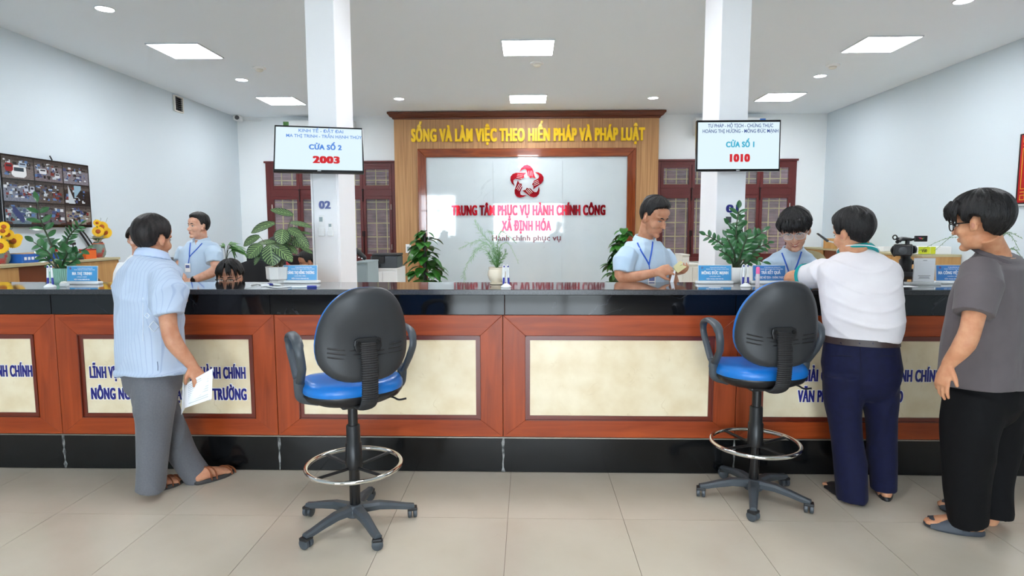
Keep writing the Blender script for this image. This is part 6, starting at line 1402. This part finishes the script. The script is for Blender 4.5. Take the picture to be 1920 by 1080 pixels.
zz_stem(zl, [B0(.02), cr2(880, 620, -.02), cr2(1000, 580, -.03), cr2(1180, 500, -.04)], .064, .034, 6, .25, seed=5)
zz_stem(zl, [B0(.0), cr2(860, 680, -.06), cr2(900, 590, -.07), cr2(880, 520, -.08)], .062, .038, 5, .2, seed=6)
zz_stem(zl, [B0(-.02), cr2(680, 700, .03), cr2(620, 640, .03), cr2(560, 600, .03)], .066, .036, 4, .2, seed=7)
zz_stem(zl, [B0(.03), cr2(900, 740, -.03), cr2(980, 690, -.04), cr2(1040, 640, -.05)], .058, .034, 4, .2, seed=8)
zz_stem(zl, [B0(.01), cr2(800, 560, .04), cr2(830, 480, .05), cr2(900, 450, .05)], .06, .026, 4, .4, seed=11)
# right ZZ plant in a round white pot
c = onz(1389, 533, ZT); c.y += .11; Yp = c.y
zr = empty('potted_plant', c, 'dense glossy plant in a round white pot in front of the right column', 'plant')
pot(zr, c, [(.040, 0), (.046, .004), (.062, .035), (.068, .07), (.064, .10), (.060, .105)], 'whitec')
def cr8(x, y, dy=0): return at(1290+x/5.685, 370+y/5.685, Yp+dy)
B0 = lambda dx: c+Vector((dx, 0, .095))
for k, (P, L0, w, n) in enumerate((([B0(0), cr8(520, 560), cr8(515, 350), cr8(540, 120)], .072, .032, 10), ([B0(-.01), cr8(450, 600, -.02), cr8(350, 490, -.03), cr8(190, 400, -.04)], .056, .024, 9), ([B0(.01), cr8(600, 560, .03), cr8(590, 420, .04), cr8(560, 260, .05)], .070, .032, 8),
        ([B0(.01), cr8(620, 580, -.03), cr8(680, 460, -.04), cr8(790, 370, -.04)], .068, .032, 8), ([B0(.02), cr8(660, 620, .03), cr8(740, 540, .04), cr8(860, 490, .05)], .064, .028, 7), ([B0(-.01), cr8(500, 620, -.05), cr8(460, 520, -.06), cr8(410, 420, -.07)], .060, .026, 7),
        ([B0(.02), cr8(640, 690, -.02), cr8(700, 660, -.03), cr8(800, 690, -.03)], .060, .030, 5), ([B0(0), cr8(560, 620, -.07), cr8(600, 500, -.09), cr8(640, 400, -.10)], .064, .030, 7), ([B0(-.01), cr8(470, 680, -.03), cr8(430, 620, -.04), cr8(330, 560, -.05)], .056, .030, 5), ([B0(0), cr8(540, 560, .05), cr8(500, 420, .06), cr8(430, 290, .06)], .066, .030, 7))):
    zz_stem(zr, P, L0, w, n, .25, seed=20+k)
# patterned-leaf plant in a white octagonal pot
def calathea():
    m = mat('striped_leaf', (60, 96, 48), .42); nt = m.node_tree; b = nt.nodes['Principled BSDF']
    uv = nt.nodes.new('ShaderNodeUVMap'); uv.uv_map = 'leaf_uv'; sp = nt.nodes.new('ShaderNodeSeparateXYZ'); nt.links.new(uv.outputs[0], sp.inputs[0])
    def mth(op, a, b_=None):
        n = nt.nodes.new('ShaderNodeMath'); n.operation = op
        for i, v in enumerate((a, b_)):
            if v is None: continue
            if isinstance(v, (int, float)): n.inputs[i].default_value = v
            else: nt.links.new(v, n.inputs[i])
        return n.outputs[0]
    a = mth('ABSOLUTE', mth('SUBTRACT', sp.outputs[0], .5)); v = mth('SUBTRACT', mth('MULTIPLY', sp.outputs[1], 46.0), mth('MULTIPLY', a, 34.0)); st = mth('SINE', v); ed = mth('GREATER_THAN', a, .43); md = mth('LESS_THAN', a, .03)
    f = mth('MAXIMUM', mth('MULTIPLY', mth('GREATER_THAN', st, .1), mth('SUBTRACT', 1.0, ed)), md)
    mx = nt.nodes.new('ShaderNodeMix'); mx.data_type = 'RGBA'; mx.inputs[6].default_value = lin((30, 52, 34)); mx.inputs[7].default_value = lin((124, 152, 96)); nt.links.new(f, mx.inputs[0]); nt.links.new(mx.outputs[2], b.inputs['Base Color']); return m
M['calathea'] = calathea()
c = onz(507, 534, ZT); c.y += .13; Yp = c.y
cl = empty('potted_plant', c, 'striped light and dark green leaf plant in a white octagonal pot', 'plant')
pot(cl, c, [(.050, 0), (.058, .002), (.058, .018), (.074, .03), (.078, .105), (.080, .112)], 'whitec', n=8)
random.seed(3)
for k in range(9): MB().ell(c+Vector((random.uniform(-.05, .05), random.uniform(-.05, .05), .104)), (.012, .010, .007), n=8, m=6).build('pebble', 'oak', cl)
def cr4(x, y, dy=0): return at(430+x/6.355, 380+y/6.355, Yp+dy)
LV = [((760, 150), (505, 85), 95, .02, .2), ((540, 245), (265, 350), 110, -.02, .7), ((715, 235), (965, 290), 75, .04, .4), ((640, 320), (615, 485), 165, -.05, .3), ((360, 400), (170, 510), 100, -.02, .8), ((385, 500), (225, 650), 150, -.06, .5), ((390, 560), (300, 735), 60, .02, .5), ((545, 465), (330, 490), 75, .0, .3),
      ((490, 500), (515, 740), 215, -.12, .2), ((530, 500), (735, 690), 150, -.08, .4), ((680, 500), (800, 605), 80, .0, .4), ((700, 310), (860, 405), 120, .0, .4), ((790, 350), (935, 545), 110, .03, .4), ((830, 350), (965, 375), 40, .05, .2), ((700, 380), (690, 490), 90, .02, .3), ((840, 520), (980, 600), 55, .05, .3), ((560, 450), (690, 520), 110, -.02, .4), ((740, 420), (860, 530), 120, .03, .4), ((620, 440), (760, 470), 110, .06, .3), ((480, 560), (600, 640), 120, -.03, .4), ((470, 470), (560, 560), 110, .05, .3)]
for k, (a, b_, w_, dy, cu_) in enumerate(LV):
    random.seed(60+k); A_, B_ = cr4(*a, dy+random.uniform(-.02, .02)), cr4(*b_, dy+random.uniform(-.07, .01)); L_ = (B_-A_).length*1.06
    view = Vector((A_.x, A_.y, A_.z-CAMH)).normalized(); upv = -view*1.0+Vector((0, 0, .8)); d0 = (B_-A_).normalized()
    sx, _, uu = frame_from(d0, upv); d1 = (d0*math.cos(cu_*.5)+uu*math.sin(cu_*.5))
    root = c+Vector((random.uniform(-.03, .03), random.uniform(-.03, .02), .10)); mid = root.lerp(A_, .6)+Vector((0, 0, .02)); MB().tube(catmull([root, mid, A_], 6), [.0028, .002, .0016], 6).build('stem', mat('wine_stem', (92, 84, 58), .5) if 'wine' not in M else M['wine'], cl, smooth=True)
    leaf(cl, A_, d1, upv, L_, 1.15*w_/6.355*Yp/1140, 'calathea', cu_, .12, 'round', uv=True)
# pothos on moss poles beside the marble
def pothos(px, Yp, label, wide, seed):
    p0 = at(px, 436, Yp); r = empty('potted_plant', (p0.x, Yp, 0), label, 'plant'); c = Vector((p0.x, Yp, 0)); zt = p0.z
    pot(r, c, [(.13, 0), (.16, .02), (.19, .30), (.20, .34)], 'whitec'); MB().tube([c+Vector((0, 0, .3)), c+Vector((0, 0, zt))], .028, 12).build('moss_pole', 'black', r, smooth=True)
    random.seed(seed)
    for k in range(104):
        t = k/104; z = .42+(zt-.38)*t; rad = wide*(1.0-.78*max(0, (t-.35)/.65)**1.3)*random.uniform(.35, 1.0); a = random.uniform(0, 2*PI); b_ = c+Vector((rad*.55*math.cos(a), rad*.55*math.sin(a), z+random.uniform(-.03, .05)))
        d = Vector((math.cos(a+random.uniform(-.3, .3)), math.sin(a), random.uniform(-.5, .15))); leaf(r, b_, d, (0, 0, 1), random.uniform(.19, .27)*(1 if t < .85 else .7), random.uniform(.14, .19)*(1 if t < .85 else .7), 'leafp', random.uniform(.4, 1.0), .2, 'heart')
        if k % 3 == 0: MB().tube(catmull([c+Vector((0, 0, z-.12)), c.lerp(b_, .5)+Vector((0, 0, (z-.02-b_.z)*.5+b_.z*.5)) if False else Vector(((c.x+b_.x)/2, (c.y+b_.y)/2, z+.02)), b_], 4), .005, 6).build('stem', 'leafp', r, smooth=True)
pothos(796, 9.75, 'tall green heart-leaf plant on a pole left of the marble panel', .40, 5)
pothos(1171, 9.75, 'tall green heart-leaf plant on a pole right of the marble panel, behind the standing officer', .40, 9)
# feathery ferns
def frond(par, P, n, L0, m, seed=0, droop=.3, r=.0018, start=.12):
    random.seed(seed); q = catmull(P, 10); b = MB().tube(q, [r*1.3, r, r*.5], 5)
    for i in range(n):
        t = start+(1-start)*i/n; f = t*(len(q)-1); j = min(int(f), len(q)-2); p = q[j].lerp(q[j+1], f-j); d = (q[j+1]-q[j]).normalized(); sx, _, uu = frame_from(d)
        a = random.uniform(0, 2*PI); v = (sx*math.cos(a)+uu*math.sin(a)*.6+d*.7-ZU*droop*random.random()).normalized(); L = L0*(1-.55*t)*random.uniform(.6, 1.1)
        e = p+v*L; b.tube([p, p.lerp(e, .5)+ZU*.004, e], [r*.6, r*.5, r*.3], 3)
        for k in range(7):
            g = .2+.11*k; s2 = p.lerp(e, g); a2 = random.uniform(0, 2*PI); v2 = (sx*math.cos(a2)+uu*math.sin(a2)+v*.9).normalized(); e2 = s2+v2*L*.26; s3 = v2.cross(v).normalized()*r*.75
            b.add([s2-s3, s2+s3, e2], [(0, 1, 2)])
    return b.build('frond', m, par)
c = onz(931, 534, ZT); c.y += .04; Yp = c.y; fr_ = empty('potted_plant', c, 'feathery fern in a round cream pot at the middle of the counter', 'plant')
pot(fr_, c, [(.034, .0), (.046, .003), (.048, .012), (.036, .014), (.050, .03), (.060, .06), (.056, .088), (.050, .10), (.053, .104), (.053, .112)], 'cream')
def c6(x, y, dy=0): return at(820+x/3.858, 280+y/3.858, Yp+dy)
R0 = c+Vector((0, 0, .10))
for k, (P, n, L0, m) in enumerate((([R0, c6(425, 780), c6(415, 715)], 30, .055, 'fern'), ([R0, c6(450, 780), c6(455, 700)], 30, .055, 'fern'), ([R0, c6(400, 800, -.03), c6(370, 745, -.04)], 26, .05, 'fern'), ([R0, c6(470, 790, .02), c6(500, 730, .03)], 26, .05, 'fern'), ([R0, c6(440, 800, -.04), c6(440, 740, -.06)], 26, .05, 'fern'),
        ([R0, c6(400, 700, .05), c6(320, 610, .05), c6(268, 520, .05)], 46, .075, 'fernpale'), ([R0, c6(370, 690, .02), c6(260, 760, -.02), c6(200, 870, -.04), c6(190, 955, -.04)], 46, .06, 'fernpale'), ([R0, c6(390, 720, .05), c6(300, 660, .06), c6(160, 715, .06)], 40, .07, 'fernpale'),
        ([R0, c6(440, 640, .03), c6(480, 600, .03), c6(570, 680, .03)], 34, .03, 'fern'), ([R0, c6(460, 700, -.03), c6(520, 690, -.04), c6(590, 830, -.06)], 26, .03, 'fernpale'), ([R0, c6(400, 620, .0), c6(380, 600, .0), c6(540, 640, -.02)], 26, .04, 'fernpale'), ([R0, c6(360, 740, .0), c6(280, 720, .02), c6(250, 800, .0)], 34, .06, 'fernpale'))): frond(fr_, P, n, L0, m, 80+k)
# fern of the right end, mostly hidden by the man in grey
c = onz(1868, 532, ZT); c.y += .05; Yp = c.y; f2 = empty('potted_plant', c, 'thin-stemmed feathery fern behind the man in the grey t-shirt', 'plant'); pot(f2, c, [(.045, 0), (.06, .02), (.068, .09), (.07, .1)], 'whitec'); R0 = c+Vector((0, 0, .09))
for k, (P, n, L0) in enumerate((([R0, at(1830, 455, Yp), at(1780, 446, Yp), at(1712, 476, Yp)], 26, .022), ([R0, at(1820, 440, Yp), at(1790, 440, Yp), at(1752, 470, Yp)], 20, .02), ([R0, at(1875, 450, Yp), at(1890, 436, Yp), at(1918, 448, Yp)], 26, .03), ([R0, at(1890, 470, Yp), at(1905, 470, Yp), at(1925, 495, Yp)], 26, .03), ([R0, at(1880, 445, Yp), at(1895, 442, Yp), at(1912, 470, Yp)], 22, .03))): frond(f2, P, n, L0, 'fern', 120+k)
# small arching fern behind the woman with glasses
Yp = 6.75; p = at(424, 492, Yp); f3 = empty('potted_plant', (p.x, Yp, .74), 'small arching fern in a black pot behind the woman with glasses', 'plant')
tb = empty('side_table', (p.x, Yp, 0), 'small side table under the arching fern', 'table'); MB().bx(p.x-.2, p.x+.2, Yp-.2, Yp+.2, .715, .74).build('table_top', 'oak', tb)
for sx_ in (-1, 1):
    for sy_ in (-1, 1): MB().bx(p.x+.17*sx_-.015, p.x+.17*sx_+.015, Yp+.17*sy_-.015, Yp+.17*sy_+.015, 0, .715).build('leg', 'oak', tb)
pot(f3, (p.x, Yp, .74), [(.06, 0), (.075, .02), (.10, .38), (.10, .42)], 'black'); R0 = Vector((p.x, Yp, 1.15))
def q3(x, y, dy=0): return at(220+x/6, 380+y/6, Yp+dy)
for k, P in enumerate(([R0, q3(1240, 540), q3(1300, 500), q3(1400, 520), q3(1450, 580)], [R0, q3(1210, 540), q3(1190, 490), q3(1170, 520)], [R0, q3(1240, 500), q3(1270, 470), q3(1330, 475)], [R0, q3(1260, 560), q3(1330, 530), q3(1430, 560)], [R0, q3(1250, 520), q3(1280, 490), q3(1320, 590)])):
    q = catmull(P, 8); MB().tube(q, .003, 5).build('stem', 'stem', f3)
    random.seed(k)
    for i in range(10, len(q)-1):
        d = (q[i+1]-q[i]).normalized()
        for sg in (-1, 1): leaf(f3, q[i], (d*.6+Vector((.1*sg, -.5*sg, -.5*(sg > 0)+.3))).normalized(), (0, -.6, 1), .07, .013, 'fern', .4, .1)
# sunflower arrangements on the left credenza
def sunflower(par, c, r_, face_, seed):
    random.seed(seed); c = Vector(c); f = Vector(face_).normalized(); sx, _, uu = frame_from(f); hd = MB().tube([c-f*.004, c, c+f*.008, c+f*.012], [r_*.42, r_*.44, r_*.40, r_*.2], 18).build('flower_head', 'disc', par, smooth=True)
    for lay in range(2):
        for k in range(15):
            a = 2*PI*(k+.5*lay)/15; v = sx*math.cos(a)+uu*math.sin(a); leaf(hd, c+v*r_*.34-f*.003*lay, v+f*.12, f, r_*.72, r_*.30, 'yellow', .25, .1, 'ellipse', name='petal')
def arrangement(cpx, ypx, blooms, label, potpx, h):
    cc = onx(cpx, ypx, -5.18); r = empty('flower_arrangement', (cc.x, cc.y, 1.17), label, 'flowers'); c = Vector((cc.x, cc.y, 1.17))
    MB().lathe(c, [(.001, 0), (.05, 0), (.068, .03), (.075, .07), (.062, h*.8), (.045, h), (.038, h), (.001, h-.01)], 24).build('vase', 'vase', r, smooth=True)
    MB().tube([c+Vector((0, 0, h*.86)), c+Vector((0, 0, h*.86+.006))], [(.064, .064)]*2, 18).build('ribbon', 'orange', r)
    for k, (x, y, rr_) in enumerate(blooms):
        p = onx(x, y, -5.10+random.uniform(-.03, .02)); rad = rr_*(p-Vector((0, 0, CAMH))).length/1140; sunflower(r, p, rad, Vector((-p.x, -p.y, .25))+Vector((random.uniform(-1.5, 1.5), 0, random.uniform(-.5, 1.2))), k+int(cpx)); MB().tube(catmull([c+Vector((0, 0, h-.02)), (c+Vector((0, 0, h))).lerp(p, .5)+Vector((0, 0, .01)), p+Vector((-.01, .01, 0))], 4), .004, 6).build('stem', 'leafp', r)
    for k in range(9): a = 2*PI*k/9; leaf(r, c+Vector((0, 0, h)), (math.cos(a)*.7, math.sin(a)*.7, .7), (0, 0, 1), .13, .06, 'leafp', .8, .2, 'ellipse')
    for k in range(6):
        a = random.uniform(-1, 1); MB().tube([c+Vector((0, 0, h)), c+Vector((.05, a*.13, h+random.uniform(.2, .32)))], .0014, 4).build('twig', 'stem', r)
    for k in range(5): a = 2*PI*k/5; leaf(r, c+Vector((0, 0, h-.01)), (math.cos(a)*.5, math.sin(a)*.5, .9), (0, 0, 1), .12, .10, 'cream', .4, .1, 'round', name='wrapping')
arrangement(186, 481, [(191, 425, 8), (184, 434, 8), (197, 436, 9), (182, 418, 5)], 'sunflower arrangement in a painted vase at the far end of the left credenza', 0, .19)
arrangement(3, 491, [(24, 452, 10), (-1, 461, 11), (14, 440, 8), (5, 433, 7), (7, 425, 7), (33, 446, 6)], 'sunflower arrangement in a painted vase at the left edge', 0, .16)
c = onx(177, 484, -5.03); r = empty('orange_gift_box', (c.x, c.y, 1.17), 'small orange patterned box in front of the right sunflower vase', 'box'); boxpart('body', 'orange', r, (c.x-.03, c.y-.06, 1.17+.05), (.08, .17, .10)); boxpart('lid', 'redlac', r, (c.x-.03, c.y-.06, 1.275), (.085, .175, .014))
c = onx(93, 487, -5.345); r = empty('glass_vase', (c.x, c.y, 1.17), 'greenish glass vase with a red flower behind the mint pot plant', 'vase'); c.z = 1.17
MB().lathe(c, [(.001, 0), (.06, 0), (.07, .06), (.055, .16), (.05, .22), (.062, .24), (.058, .24), (.046, .22), (.001, .03)], 20).build('vase', mat('green_glass', (120, 150, 130), .1, alpha=.7), r, smooth=True); MB().ell(c+Vector((.06, 0, .12)), (.03, .05, .045), n=10, m=8).build('red_flower', 'redlac', r, smooth=True)
c = onx(146, 486, -5.06); c.z = 1.17; r = empty('desk_camera', c, 'small black webcam on a stem standing on the left credenza', 'webcam'); MB().lathe(c, [(.001, 0), (.06, 0), (.055, .03), (.02, .05), (.001, .05)], 18).build('base', 'black', r, smooth=True); MB().cyl(c+Vector((0, -.05, .04)), c+Vector((0, -.06, .17)), .006, 8).build('stem', 'black', r); MB().box(c+Vector((0, -.06, .18)), (.03, .07, .03)).build('lens_head', 'black', r, bevel=.008)
